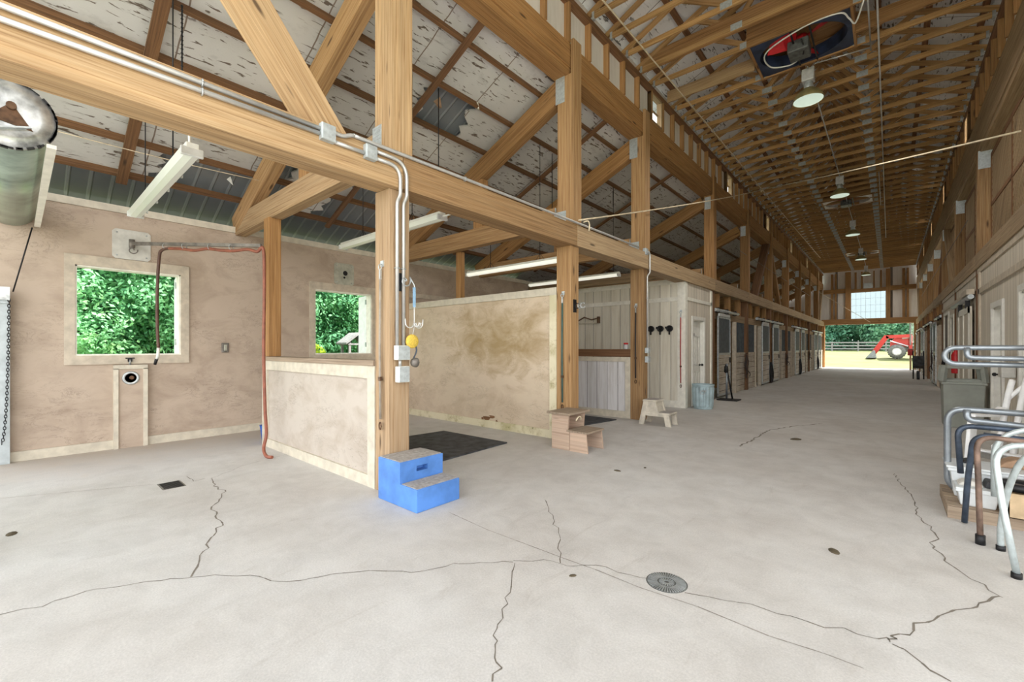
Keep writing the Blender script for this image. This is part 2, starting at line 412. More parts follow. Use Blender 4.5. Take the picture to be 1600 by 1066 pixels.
# ------------------------------------------------------------------ mesh helpers
class MB:
    """collects boxes, bars, tubes and faces; build() links them as ONE mesh object"""
    def __init__(s): s.v = []; s.f = []; s.uv = []; s.sm = []; s.mi = []; s.cm = 0
    def face(s, idx, uv=None, smooth=False):
        s.f.append(idx); s.uv.append(uv or [(0, 0)] * len(idx)); s.sm.append(smooth); s.mi.append(s.cm)
    def quad(s, a, b, c, d, uv=None):
        n = len(s.v); s.v += [a, b, c, d]
        if uv is None:
            L = (Vector(b) - Vector(a)).length; H = (Vector(d) - Vector(a)).length
            uv = [(0, 0), (L, 0), (L, H), (0, H)]
        s.face([n, n + 1, n + 2, n + 3], uv)
        return s
    def bar(s, p0, p1, w, h, up=(0, 0, 1), e0=0.0, e1=0.0):
        """timber from p0 to p1; w across, h along up"""
        p0, p1 = Vector(p0), Vector(p1)
        d = (p1 - p0); L = d.length; d.normalize()
        p0 = p0 - d * e0; p1 = p1 + d * e1; L += e0 + e1
        upv = Vector(up)
        r = d.cross(upv)
        if r.length < 1e-5: r = d.cross(Vector((0, 1, 0)))
        r.normalize(); u = r.cross(d).normalized()
        n = len(s.v)
        for p in (p0, p1):
            for a, b_ in ((-1, -1), (1, -1), (1, 1), (-1, 1)):
                s.v.append(tuple(p + r * (a * w / 2) + u * (b_ * h / 2)))
        o = random.random() * 20; q = random.random() * 20
        for k, (i, j) in enumerate(((0, 1), (1, 2), (2, 3), (3, 0))):
            dim = w if k % 2 == 0 else h
            s.face([n + j, n + i, n + 4 + i, n + 4 + j], [(o, q + dim), (o, q), (o + L, q), (o + L, q + dim)])
            q += dim
        s.face([n, n + 1, n + 2, n + 3], [(o, q), (o, q + w), (o + h * .1, q + w), (o + h * .1, q)])
        s.face([n + 7, n + 6, n + 5, n + 4], [(o, q), (o, q + w), (o + h * .1, q + w), (o + h * .1, q)])
        return s
    def box(s, x0, x1, y0, y1, z0, z1):
        x0, x1 = min(x0, x1), max(x0, x1); y0, y1 = min(y0, y1), max(y0, y1); z0, z1 = min(z0, z1), max(z0, z1)
        d = (x1 - x0, y1 - y0, z1 - z0)
        cx, cy, cz = (x0 + x1) / 2, (y0 + y1) / 2, (z0 + z1) / 2
        k = d.index(max(d))
        if k == 0: return s.bar((x0, cy, cz), (x1, cy, cz), d[1], d[2])
        if k == 1: return s.bar((cx, y0, cz), (cx, y1, cz), d[0], d[2])
        return s.bar((cx, cy, z0), (cx, cy, z1), d[0], d[1], up=(0, 1, 0))
    def tube(s, pts, r, seg=8, closed=False, caps=True):
        pts = [Vector(p) for p in pts]
        n0 = len(s.v); N = len(pts)
        rr = r if isinstance(r, (list, tuple)) else [r] * N
        prev = None
        for i, p in enumerate(pts):
            if closed: d = pts[(i + 1) % N] - pts[i - 1]
            else: d = pts[min(i + 1, N - 1)] - pts[max(i - 1, 0)]
            d.normalize()
            if prev is None:
                a = d.cross(Vector((0, 0, 1)))
                if a.length < 0.05: a = d.cross(Vector((1, 0, 0)))
            else:
                a = prev - d * prev.dot(d)
            a.normalize(); prev = a
            b_ = d.cross(a)
            for k in range(seg):
                t_ = 2 * PI * k / seg
                s.v.append(tuple(p + (a * math.cos(t_) + b_ * math.sin(t_)) * rr[i]))
        for i in range(N if closed else N - 1):
            j = (i + 1) % N
            for k in range(seg):
                l = (k + 1) % seg
                s.face([n0 + i * seg + k, n0 + i * seg + l, n0 + j * seg + l, n0 + j * seg + k], None, True)
        if caps and not closed:
            s.face([n0 + k for k in range(seg)][::-1])
            s.face([n0 + (N - 1) * seg + k for k in range(seg)])
        return s
    def lathe(s, c, prof, seg=24, axis='Z', caps=True, smooth=True):
        n0 = len(s.v); c = Vector(c)
        for (r, h) in prof:
            for k in range(seg):
                t_ = 2 * PI * k / seg
                x, y = r * math.cos(t_), r * math.sin(t_)
                p = {'Z': (x, y, h), 'X': (h, x, y), 'Y': (x, h, y)}[axis]
                s.v.append(tuple(c + Vector(p)))
        fl = axis == 'Y'
        for i in range(len(prof) - 1):
            for k in range(seg):
                l = (k + 1) % seg
                q = [n0 + i * seg + k, n0 + i * seg + l, n0 + (i + 1) * seg + l, n0 + (i + 1) * seg + k]
                s.face(q[::-1] if fl else q, None, smooth)
        if caps:
            a = [n0 + k for k in range(seg)]; e = [n0 + (len(prof) - 1) * seg + k for k in range(seg)]
            if prof[0][0] > 1e-4: s.face(a if fl else a[::-1])
            if prof[-1][0] > 1e-4: s.face(e[::-1] if fl else e)
        return s
    def prism(s, poly, lo, hi, axis='Y'):
        """polygon (2D, counter-clockwise) swept along an axis"""
        n = len(s.v); N = len(poly)
        mk = {'Y': lambda p, h: (p[0], h, p[1]), 'X': lambda p, h: (h, p[0], p[1]), 'Z': lambda p, h: (p[0], p[1], h)}[axis]
        for h in (lo, hi):
            for p in poly: s.v.append(mk(p, h))
        s.face([n + i for i in range(N)], [(p[0], p[1]) for p in poly])
        s.face([n + N + i for i in range(N)][::-1], [(p[0], p[1]) for p in poly][::-1])
        for i in range(N):
            j = (i + 1) % N
            L = math.dist(poly[i], poly[j])
            s.face([n + j, n + i, n + N + i, n + N + j], [(L, 0), (0, 0), (0, hi - lo), (L, hi - lo)])
        return s
    def build(s, name, mat, parent=None, bevel=0.0, recalc=True):
        me = bpy.data.meshes.new(name)
        off = Vector((0, 0, 0)); p = parent
        while p is not None: off += p.location; p = p.parent
        me.from_pydata([tuple(Vector(q) - off) for q in s.v], [], s.f)
        uvl = me.uv_layers.new(name='UVMap')
        flat = [c for f in s.uv for uv in f for c in uv]
        uvl.data.foreach_set('uv', flat)
        me.polygons.foreach_set('use_smooth', s.sm)
        for mm in (mat if isinstance(mat, (list, tuple)) else [mat]):
            me.materials.append(M[mm])
        me.polygons.foreach_set('material_index', s.mi)
        if recalc:
            bm = bmesh.new(); bm.from_mesh(me)
            bmesh.ops.recalc_face_normals(bm, faces=bm.faces)
            bm.to_mesh(me); bm.free()
        me.update()
        o = bpy.data.objects.new(name, me)
        C.objects.link(o)
        if parent is not None: o.parent = parent
        if bevel:
            md = o.modifiers.new('bevel', 'BEVEL'); md.width = bevel; md.segments = 2; md.limit_method = 'ANGLE'
        return o
USED = {}
def tag(o, label, cat, group=None):
    o['label'] = label; o['category'] = cat
    if group: o['group'] = group
    if label in USED and not group: print('DUP LABEL', label)
    USED[label] = 1
    return o
def struct(o): o['kind'] = 'structure'; return o
def thing(name, label, cat, loc=(0, 0, 0), rz=0.0, group=None):
    o = bpy.data.objects.new(name, None)
    o.empty_display_size = 0.1
    o.location = loc; o.rotation_euler = (0, 0, rz)
    C.objects.link(o)
    return tag(o, label, cat, group)
def one(mb, name, mat, label, cat, group=None, base=None, bevel=0.0):
    """a thing that is a single mesh, its origin at base"""
    o = mb.build(name, mat, None, bevel)
    if base is not None:
        b_ = Vector(base)
        o.data.transform(Matrix.Translation(-b_)); o.location = b_
    return tag(o, label, cat, group)
def dup(o, loc=None, rz=None, label=None, parent=None):
    c = o.copy(); C.objects.link(c)
    if parent is not None: c.parent = parent
    if loc is not None: c.location = loc
    if rz is not None: c.rotation_euler = (0, 0, rz)
    if label: c['label'] = label; USED[label] = 1
    for ch in list(o.children): dup(ch, parent=c)
    return c
ORD = ['', 'first', 'second', 'third', 'fourth', 'fifth', 'sixth', 'seventh', 'eighth', 'ninth', 'tenth', 'eleventh', 'twelfth',
       'thirteenth', 'fourteenth', 'fifteenth', 'sixteenth', 'seventeenth', 'eighteenth', 'nineteenth']
def ordn(n):
    if n < 20: return ORD[n]
    tens = {2: 'twent', 3: 'thirt', 4: 'fort', 5: 'fift', 6: 'sixt', 7: 'sevent', 8: 'eight'}[n // 10]
    return tens + 'ieth' if n % 10 == 0 else tens + 'y-' + ORD[n % 10]
def arc(c, r, a0, a1, n, u, v):
    c, u, v = Vector(c), Vector(u), Vector(v)
    return [c + (u * math.cos(a0 + (a1 - a0) * i / n) + v * math.sin(a0 + (a1 - a0) * i / n)) * r for i in range(n + 1)]
def fillet(pts, r, n=5):
    """round the corners of a polyline"""
    pts = [Vector(p) for p in pts]; out = [pts[0]]
    for i in range(1, len(pts) - 1):
        a, p, b_ = pts[i - 1], pts[i], pts[i + 1]
        d0 = (a - p); d1 = (b_ - p)
        k = min(r, d0.length * 0.49, d1.length * 0.49)
        q0 = p + d0.normalized() * k; q1 = p + d1.normalized() * k
        for j in range(n + 1):
            t_ = j / n
            out.append(q0 * (1 - t_) ** 2 + p * 2 * t_ * (1 - t_) + q1 * t_ ** 2)
    out.append(pts[-1])
    return out
def sag(p0, p1, drop, n=14):
    p0, p1 = Vector(p0), Vector(p1)
    return [p0.lerp(p1, i / n) - Vector((0, 0, drop * 4 * (i / n) * (1 - i / n))) for i in range(n + 1)]
def smooth(pts, n=6):
    P = [Vector(p) for p in pts]; out = []
    for i in range(len(P) - 1):
        p0, p1, p2, p3 = P[max(i - 1, 0)], P[i], P[i + 1], P[min(i + 2, len(P) - 1)]
        for j in range(n):
            t_ = j / n
            out.append(0.5 * ((2 * p1) + (p2 - p0) * t_ + (2 * p0 - 5 * p1 + 4 * p2 - p3) * t_ ** 2 + (3 * p1 - p0 - 3 * p2 + p3) * t_ ** 3))
    out.append(P[-1]); return out
CRACKS = [
 ([(-5.67, 1.43), (-5.32, 1.37), (-5.05, 1.39), (-4.86, 1.32), (-4.66, 1.17), (-4.50, 1.15), (-4.17, 1.13), (-4.06, 1.07), (-3.84, 0.95), (-3.67, 0.89), (-3.33, 0.73)], 0.012, 'crack_dark'),
 ([(-3.63, -0.06), (-3.58, 0.08), (-3.60, 0.26), (-3.50, 0.48), (-3.33, 0.73), (-3.08, 0.98), (-2.88, 1.04), (-2.77, 1.17), (-2.68, 1.33), (-2.60, 1.46), (-2.50, 1.54), (-2.34, 1.68), (-2.24, 1.80), (-2.22, 1.92), (-1.92, 2.21)], 0.007, 'crack_dark'),
 ([(-1.92, 2.21), (-1.83, 2.11), (-1.74, 1.98), (-1.61, 1.76), (-1.55, 1.67), (-1.51, 1.60), (-1.45, 1.53), (-1.40, 1.49), (-1.34, 1.43), (-1.30, 1.36)], 0.008, 'crack_dark'),
 ([(-2.50, 3.33), (-2.26, 3.11), (-2.11, 2.96), (-1.83, 2.65), (-1.67, 2.41)], 0.007, 'crack_dark'),
 ([(-1.92, 2.21), (-1.80, 2.36), (-1.67, 2.41), (-1.57, 2.44), (-1.48, 2.54), (-1.33, 2.56), (-1.19, 2.59), (-1.15, 2.61)], 0.006, 'crack_dark'),
 ([(-0.92, 2.62), (-0.79, 2.65), (-0.66, 2.70), (-0.51, 2.75), (-0.33, 2.74), (-0.20, 2.80), (-0.12, 2.80), (-0.01, 2.86), (0.00, 2.83)], 0.007, 'crack_dark'),
 ([(0.00, 2.83), (0.02, 2.91), (0.07, 2.98), (0.11, 3.10), (0.18, 3.21), (0.24, 3.36), (0.33, 3.49), (0.41, 3.66), (0.48, 3.77)], 0.012, 'crack_dark'),
 ([(0.48, 3.77), (0.39, 3.94), (0.29, 4.15), (0.23, 4.41), (0.26, 4.59), (0.26, 4.80), (0.18, 5.14), (0.17, 5.43), (0.14, 5.82), (0.04, 6.66)], 0.01, 'crack_dark'),
 ([(0.00, 2.83), (0.07, 2.79), (0.13, 2.71), (0.20, 2.67)], 0.012, 'crack_dark'),
 ([(-2.94, 2.51), (-2.42, 2.47), (-1.70, 2.48), (-1.45, 2.49), (-1.14, 2.48), (-0.81, 2.51), (-0.46, 2.49), (-0.23, 2.52), (-0.09, 2.52)], 0.008, 'joint'),
 ([(-1.67, 6.98), (-1.63, 7.59), (-1.61, 8.66), (-1.34, 9.46), (-0.97, 10.14)], 0.03, 'crack_dark'),
 ([(-5.67, 1.43), (-5.99, 1.84), (-6.16, 2.35), (-6.49, 3.23)], 0.006, 'crack_dark'),
 ([(-5.98, 1.28), (-5.69, 1.28), (-5.72, 1.38)], 0.008, 'crack_dark'),
 ([(-6.45, -0.10), (-6.18, 0.41), (-5.89, 0.96)], 0.006, 'joint'),
]
# ------------------------------------------------------------------ the building
XL, XR, XW, YE, YF = -3.7, 1.31, -8.4, 39.2, -0.4
P1, P2, P3 = 2.42, 5.62, 8.22                 # front faces of the three wash-bay posts
PY = [12.65, 16.5, 20.35, 24.2, 28.0, 31.8, 35.6]
def RZ(x): return 4.03 + (x + 8) * 0.44       # underside of the shed roof purlins
def RZR(x): return RZ(XL - (x - XR))
SL = Vector((1, 0, 0.44)).normalized(); SN = Vector((-0.44, 0, 1)).normalized()
SR = Vector((1, 0, -0.44)).normalized(); SNR = Vector((0.44, 0, 1)).normalized()

mb = MB(); mb.quad((-9.2, -9, 0), (8, -9, 0), (8, YE + .6, 0), (-9.2, YE + .6, 0))  # runs on unseen past the front, added for neutral bounce light
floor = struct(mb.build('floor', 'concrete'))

def wall_y(x0, x1, y0, y1, z0, z1, holes):
    """wall along Y with rectangular openings (ya, yb, za, zb)"""
    mb = MB(); y = y0
    for (a, b_, c, d) in sorted(holes):
        mb.box(x0, x1, y, a, z0, z1)
        if c > z0: mb.box(x0, x1, a, b_, z0, c)
        if d < z1: mb.box(x0, x1, a, b_, d, z1)
        y = b_
    mb.box(x0, x1, y, y1, z0, z1)
    return mb
stall_w = [(q + 1.1, q + 2.5, 1.2, 2.5) for q in PY]
H1, H2 = (0.535, 1.705, 1.34, 2.59), (3.81, 5.03, 1.32, 2.59)
wl = struct(wall_y(XW - .16, XW, YF, YE, 0, 3.49, [H1, H2] + stall_w).build('wall_left', 'stucco'))
struct(wall_y(6.2, 6.36, 12.6, YE, 0, 3.4, [(q + 1.0, q + 2.9, 0.0, 2.6) for q in PY[1:]]).build('wall_right_outer', 'stucco'))
# wall trim
mb = MB(); mb.box(XW, XW + .03, YF, 10.55, 3.40, 3.50); struct(mb.build('trim_1', 'trim_cream'))
mb = MB(); mb.box(XW, XW + .025, 5.8, 10.55, 2.62, 2.72); struct(mb.build('trim_2', 'trim_tan'))
mb = MB(); mb.box(XW, XW + .035, YF, 0.92, 0, .125); mb.box(XW, XW + .035, 1.30, 5.64, 0, .125); struct(mb.build('baseboard_left', 'trim_cream'))
mb = MB(); mb.box(-9.06, -9.02, YF, YE, 3.35, 3.62); mb.box(-9.02, XW - .16, YF, YE, 3.38, 3.41); struct(mb.build('trim_3', 'wood_dark'))

def side_window(name, h, xo):
    ya, yb, za, zb = h
    fr = MB(); w = .105
    fr.box(XW, XW + .03, ya - w, yb + w, zb, zb + .14); fr.box(XW, XW + .03, ya - w, yb + w, za - .125, za)
    fr.box(XW, XW + .03, ya - w, ya, za, zb); fr.box(XW, XW + .03, yb, yb + w, za, zb)
    o = struct(fr.build(name, 'trim_tan'))
    j = MB(); t_ = .02
    j.box(XW - .18, XW + .005, ya, yb, zb - t_, zb); j.box(XW - .2, XW + .02, ya, yb, za, za + t_)
    j.box(XW - .18, XW + .005, ya, ya + t_, za, zb); j.box(XW - .18, XW + .005, yb - t_, yb, za, zb)
    j.build('jamb', 'trim_white', o)
    s_ = MB()                                      # shutter folded outwards at the far side of the opening
    s_.bar((XW - .17, yb - .01, (za + zb) / 2), (XW - .17 - xo, yb + .05, (za + zb) / 2), .03, zb - za - .03)
    sh = s_.build('shutter', 'chair_white', o)
    hg = MB()
    for z in (za + .15, zb - .2): hg.box(XW - .2, XW - .16, yb - .035, yb - .02, z, z + .1)
    hg.build('hinge', 'galvanized', sh)
    return o
side_window('window_1', H1, 0.42)
side_window('window_2', H2, 0.42)

# shed roof over the wash bays and stalls: metal skin, insulation boards with torn rows
PX = [-9.0, -8.25, -7.62, -6.97, -6.31, -5.67, -5.01, -4.37, -3.98]
mb = MB()
YR = -2.6                                       # unseen overhang past the front, added to cut sky light on near surfaces
def sl(x, y, dz): p = Vector((x, y, RZ(x))) + SN * dz; return tuple(p)
mb.quad(sl(-9.1, YR, .16), sl(-3.98, YR, .16), sl(-3.98, YE, .16), sl(-9.1, YE, .16))
mb.quad(sl(-9.1, YR, .175), sl(-9.1, YE, .175), sl(-3.98, YE, .175), sl(-3.98, YR, .175))
struct(mb.build('ceiling_metal_left', 'corrugated', recalc=False))
rows = {0: [(10.5, YE)], 1: [(YR, 1.35), (3.35, 3.75), (5.15, YE)], 5: [(YR, 4.1), (4.95, YE)], 2: [(YR, 2.6), (2.95, 4.0), (4.9, YE)]}
mb = MB(); rj = random.Random(3)
for i in range(len(PX) - 1):
    for (a, b_) in rows.get(i, [(YR, YE)]):
        xs = [PX[i] + (PX[i + 1] - PX[i]) * k / 7 for k in range(8)]
        ja = lambda: rj.uniform(-.13, .13)
        e0 = [(x, a + (ja() if a > YR else 0)) for x in xs]
        e1 = [(x, b_ + (ja() if b_ < YE else 0)) for x in xs]
        for k in range(7):
            y0a, y0b, y1a, y1b = e0[k][1], e0[k + 1][1], e1[k][1], e1[k + 1][1]
            mb.quad(sl(xs[k], y0a, .06), sl(xs[k + 1], y0b, .06), sl(xs[k + 1], y1b, .06), sl(xs[k], y1a, .06))
            mb.quad(sl(xs[k], y0a, .09), sl(xs[k], y1a, .09), sl(xs[k + 1], y1b, .09), sl(xs[k + 1], y0b, .09))
struct(mb.build('ceiling_left', 'insulation', recalc=False))
for k, (x, y, w_) in enumerate(((-5.3, 4.25, .14), (-5.05, 4.85, .1), (-7.75, 1.5, .1), (-7.9, 2.2, .12), (-7.3, 3.6, .12))):
    f_ = MB(); a_ = Vector(sl(x, y, .05)); dn = Vector((0, 0, -1))
    f_.quad(tuple(a_), tuple(a_ + Vector((w_, .02, .02))), tuple(a_ + Vector((w_ * .9, .06, 0)) + dn * w_ * .9), tuple(a_ + Vector((.02, .09, 0)) + dn * w_ * .6))
    f_.build('torn_flap', 'tan_bag' if k == 0 else 'hay_white', bpy.data.objects['ceiling_left'], recalc=False)
# right shed roof
mb = MB()
def sr(x, y, dz): return tuple(Vector((x, y, RZR(x))) + SNR * dz)
mb.quad(sr(XR + .27, 2.0, .06), sr(6.6, 2.0, .06), sr(6.6, YE, .06), sr(XR + .27, YE, .06))
mb.quad(sr(XR + .27, 2.0, .1), sr(XR + .27, YE, .1), sr(6.6, YE, .1), sr(6.6, 2.0, .1))
struct(mb.build('ceiling_right', 'insulation_silver', recalc=False))
# high centre roof
XC = (XL + XR) / 2; RIDGE = 6.95 + (XC - XL) * .45
mb = MB()
for s_ in (-1, 1):
    e = XC + s_ * ((XR - XL) / 2 + .45)
    ze = 6.95 - .45 * .45 + .19; zr = RIDGE + .19
    mb.quad((e, YR, ze), (XC, YR, zr), (XC, YE, zr), (e, YE, ze))
    mb.quad((e, YR, ze + .05), (e, YE, ze + .05), (XC, YE, zr + .05), (XC, YR, zr + .05))
struct(mb.build('ceiling_center', 'insulation_silver', recalc=False))

# clerestory walls with their studs and small windows
win_l = [8.62, 14.11, 19.6, 25.1, 30.6, 36.1]
def clerestory(name, side):
    x = XL if side < 0 else XR
    o_ = -1 if side < 0 else 1                      # outward
    bays = [3.13 + .61 * k for k in range(60)]
    wins = [w for w in win_l] if side < 0 else [14.11, 19.6, 25.1, 30.6, 36.1]
    mb = wall_y(x + o_ * .115, x + o_ * .095, YF, YE, 5.95, 7.07, [(w, w + .565, 6.18, 6.76) for w in wins])
    wobj = struct(mb.build(name, 'gable_panel'))
    st = MB(); st.box(x + o_ * .095, x, 0, .05, 6.15, 6.76)
    first = st.build('stud', 'wood_orange', wobj)
    for k, y in enumerate(bays):
        if y > YE - .1: break
        c = first if k == 0 else dup(first, parent=wobj)
        c.location = (0, y, 0)
    pl = MB(); pl.box(x + o_ * .11, x, YF, YE, 6.76, 6.855); pl.build('top_plate', 'wood_brown', wobj)
    return wobj, wins
wn = 3
for nm, sd in (('wall_clerestory_left', -1), ('wall_clerestory_right', 1)):
    wobj, wins = clerestory(nm, sd)
    x = XL if sd < 0 else XR; o_ = -1 if sd < 0 else 1
    for w in wins:
        f = MB()
        f.box(x + o_ * .115, x + o_ * .01, w, w + .03, 6.16, 6.76); f.box(x + o_ * .115, x + o_ * .01, w + .53, w + .565, 6.16, 6.76)
        f.box(x + o_ * .115, x + o_ * .01, w, w + .565, 6.16, 6.19); f.box(x + o_ * .115, x + o_ * .01, w, w + .565, 6.72, 6.76)
        f.box(x + o_ * .115, x + o_ * .085, w, w + .565, 6.46, 6.485)
        fo = struct(f.build('window_%d' % wn, 'wood_pale')); wn += 1
        g = MB(); g.box(x + o_ * .0958, x + o_ * .0952, w + .03, w + .53, 6.19, 6.72); g.build('pane', 'glass', fo)

# far gable wall
we = MB()
for (a, b_, c, d) in ((-4.4, -2.09, 3.1, 7.2), (-.22, 2.0, 3.1, 7.2), (-2.09, -.22, 5.38, 7.2), (-2.09, -.22, 3.1, 3.5)): we.box(a, b_, YE + .1, YE + .13, c, d)
we.prism([(-4.4, 7.1), (2.0, 7.1), (XC, 8.4)], YE + .1, YE + .13)
we.prism([(-9.1, 0), (-4.4, 0), (-4.4, 5.75), (-9.1, 3.62)], YE + .1, YE + .13); we.prism([(2.0, 0), (6.5, 0), (6.5, 3.6), (2.0, 5.75)], YE + .1, YE + .13)
we.box(-4.4, -3.7, YE + .1, YE + .13, 0, 3.1); we.box(1.31, 2.0, YE + .1, YE + .13, 0, 3.1)
wend = struct(we.build('wall_end', 'gable_panel'))
gp = lambda nm, *bx: [(lambda m_: m_.build(nm, 'wood_orange', wend))(MB().box(*b_)) for b_ in bx]
gp('post', (-2.42, -2.1, YE - .12, YE + .1, 3.5, 6.85), (-.21, .02, YE - .12, YE + .1, 3.5, 6.85))
gp('stud', (-3.26, -3.12, YE - .02, YE + .1, 3.5, 6.8), (-3.02, -2.92, YE - .02, YE + .1, 3.5, 6.8), (.62, .76, YE - .02, YE + .1, 3.5, 6.8),
   (.84, .95, YE - .02, YE + .1, 3.5, 6.8), (-1.9, -1.78, YE - .02, YE + .1, 5.5, 6.8), (-1.55, -1.45, YE - .02, YE + .1, 5.5, 6.8), (-.88, -.8, YE - .02, YE + .1, 5.5, 6.8), (-.52, -.42, YE - .02, YE + .1, 5.5, 6.8))
gp('girt', (-3.7, -2.4, YE - .06, YE + .1, 5.38, 5.68), (.02, 1.31, YE - .06, YE + .1, 5.38, 5.68), (-2.2, -.1, YE - .06, YE + .1, 5.36, 5.6))
gp('header', (-3.8, 1.45, YE - .14, YE + .12, 3.12, 3.5))
gp('door_jamb', (-3.78, -3.62, YE - .05, YE + .15, 0, 3.12), (1.2, 1.34, YE - .05, YE + .15, 0, 3.12))
(MB().box(-1.4, -.9, YE - .01, YE + .09, 5.62, 5.98)).build('vent', 'plate_metal', wend)
f = MB()
for k in range(1, 7): f.box(-2.09 + k * .267 - .006, -2.09 + k * .267 + .006, YE + .09, YE + .1, 3.5, 5.38)
for k in range(1, 4): f.box(-2.09, -.22, YE + .09, YE + .1, 3.5 + k * .47 - .006, 3.5 + k * .47 + .006)
wo = struct(f.build('window_20', 'galvanized'))
(MB().quad((-2.09, YE + .115, 3.5), (-.22, YE + .115, 3.5), (-.22, YE + .115, 5.38), (-2.09, YE + .115, 5.38))).build('pane', 'frosted', wo)

# tack room: boarded front towards the wash bays, side with a door towards the aisle
wt = struct(MB().box(XW, XL, 10.55, 10.67, 0, 3.12).build('wall_tack_front', 'boards_x'))
ws = struct(wall_y(XL - .12, XL - .01, 10.67, 12.66, 0, 3.04, [(11.1, 11.92, -.01, 2.15)]).build('wall_tack_side', 'boards_y'))
mb = MB()
mb.box(XW, XL - .16, 10.515, 10.55, 2.58, 2.68); mb.box(XW, XL - .16, 10.515, 10.55, 3.0, 3.12); mb.box(XW, XL - .16, 10.515, 10.55, 0, .16)
mb.box(XL - .17, XL + .02, 10.51, 10.55, 0, 3.04); mb.box(XL - .01, XL + .02, 10.55, 10.66, 0, 3.04)
mb.box(XL - .01, XL + .015, 10.66, 12.6, 2.6, 2.68); mb.box(XL - .01, XL + .015, 12.5, 12.62, 0, 3.0)
struct(mb.build('trim_4', 'trim_white'))
def swing_door(name, x, o_, y0, y1, z1, depth, leafw=None, glass=False):
    """door in a wall along Y; o_ is the side the room is seen from"""
    f = MB(); w = .09
    f.box(x, x + o_ * .03, y0 - w, y0, 0, z1); f.box(x, x + o_ * .03, y1, y1 + w, 0, z1); f.box(x, x + o_ * .03, y0 - w, y1 + w, z1, z1 + w)
    f.box(x - o_ * .11, x, y0 - .005, y0 + .02, 0, z1); f.box(x - o_ * .11, x, y1 - .02, y1 + .005, 0, z1); f.box(x - o_ * .11, x, y0, y1, z1 - .02, z1 + .005)
    fo = struct(f.build(name, 'door_white'))
    l = MB(); xl = x - o_ * depth
    l.box(xl, xl - o_ * .04, y0 + .02, y1 - .02, .01, z1 - .02)
    ym = (y0 + y1) / 2
    for (a, b_) in ((y0 + .12, ym - .05), (ym + .05, y1 - .12)):
        for (c, d) in ((.2, .85), (1.0, 1.75)):
            for q in ((a, b_, c, c + .03), (a, b_, d - .03, d), (a, a + .03, c, d), (b_ - .03, b_, c, d)): l.box(xl, xl + o_ * .012, *q)
    lf = l.build('leaf', 'door_white', fo)
    k = MB(); ky = y1 - .09 if o_ > 0 else y1 - .09
    k.lathe((xl, ky, 1.0), [(.03, 0), (.03, o_ * .01), (.012, o_ * .02), (.012, o_ * .05), (.03, o_ * .06), (.03, o_ * .085), (.015, o_ * .1)], 12, 'X')
    k.build('knob', 'iron_black', lf)
    return fo
d1 = swing_door('door_1', XL - .01, 1, 11.1, 11.92, 2.15, .07)
(MB().box(XL - .078, XL - .07, 11.2, 11.42, 1.72, 1.82)).build('name_plate', 'iron_black', d1)
# right-hand rooms
wr = struct(wall_y(XR + .02, XR + .14, 5.2, 20.3, 0, 3.04, [(8.0, 8.85, -.01, 2.2), (10.1, 10.95, -.01, 2.12), (12.59, 12.83, -.01, 3.1), (16.44, 16.69, -.01, 3.1), (16.98, 17.6, 1.0, 2.3), (18.3, 19.6, 1.0, 2.45)]).build('wall_right', 'boards_y'))
swing_door('door_2', XR + .02, -1, 10.1, 10.95, 2.12, .07)
swing_door('door_3', XR + .02, -1, 8.0, 8.85, 2.2, .09)
mb = MB(); mb.box(XR, XR + .02, 5.2, 20.3, 2.92, 3.04); mb.box(XR - .01, XR + .02, 5.2, 12.5, 2.5, 2.6); mb.box(XR - .005, XR + .02, 12.8, 20.3, 2.62, 2.7)
mb.box(XR - .01, XR + .02, 12.3, 12.45, 0, 2.92)
struct(mb.build('trim_5', 'trim_tan'))
for nm, (a, b_, c, d) in (('window_21', (16.98, 17.6, 1.0, 2.3)), ('window_22', (18.3, 19.6, 1.0, 2.45))):
    f = MB(); w = .08
    f.box(XR - .01, XR + .02, a - w, a, c, d); f.box(XR - .01, XR + .02, b_, b_ + w, c, d)
    f.box(XR - .01, XR + .02, a - w, b_ + w, d, d + w); f.box(XR - .01, XR + .02, a - w, b_ + w, c - w, c); f.box(XR + .03, XR + .06, (a + b_) / 2 - .02, (a + b_) / 2 + .02, c, d)
    fo = struct(f.build(nm, 'trim_white')); MB().box(XR + .08, XR + .085, a, b_, c, d).build('pane', 'glass', fo)
# dark inner walls of the stalls
struct(MB().box(6.0, 6.05, 5.2, 20.3, 0, 3.3).build('wall_room_back', 'boards_y'))
struct(MB().box(XR + .14, 6.0, 5.1, 5.2, 0, 3.3).build('wall_room_end', 'boards_x'))

# ------------------------------------------------------------------ timber frame
BT, BB = 3.35, 3.03                                # beam top and bottom
def post(x0, x1, y0, y1, z0, z1, label, mat='wood_post', group=None):
    return one(MB().box(x0, x1, y0, y1, z0, z1), 'timber_post', mat, label, 'post', group, base=((x0 + x1) / 2, (y0 + y1) / 2, z0), bevel=.008)
def upper(x0, x1, y0, y1, label, mat='wood_post'):
    m_ = MB().box(x0, x1, y0, y1, BT, 5.68); m_.box(x1 + .0005, x1 + .05, y0, y1, BT, 6.2)
    return one(m_, 'timber_post', mat, label, 'post', None, base=((x0 + x1) / 2, (y0 + y1) / 2, BT))
post(-3.97, -3.72, P1, P1 + .24, 0, BB, 'nearest timber post, carrying two conduits beside the blue mounting block', 'wood_near')
post(-3.97, -3.70, P2, P2 + .22, 0, BB, 'timber post at the end of the mossy tall partition, behind the wooden step')
post(-3.98, -3.71, P3, P3 + .22, 0, BB, 'timber post with one conduit, beside the beige plastic step stool')
upper(-3.97, -3.72, P1, P1 + .24, 'pale upper post standing on the aisle beam over the nearest timber post', 'wood_pale')
upper(-3.95, -3.70, P2, P2 + .22, 'upper post on the aisle beam above the mossy partition post')
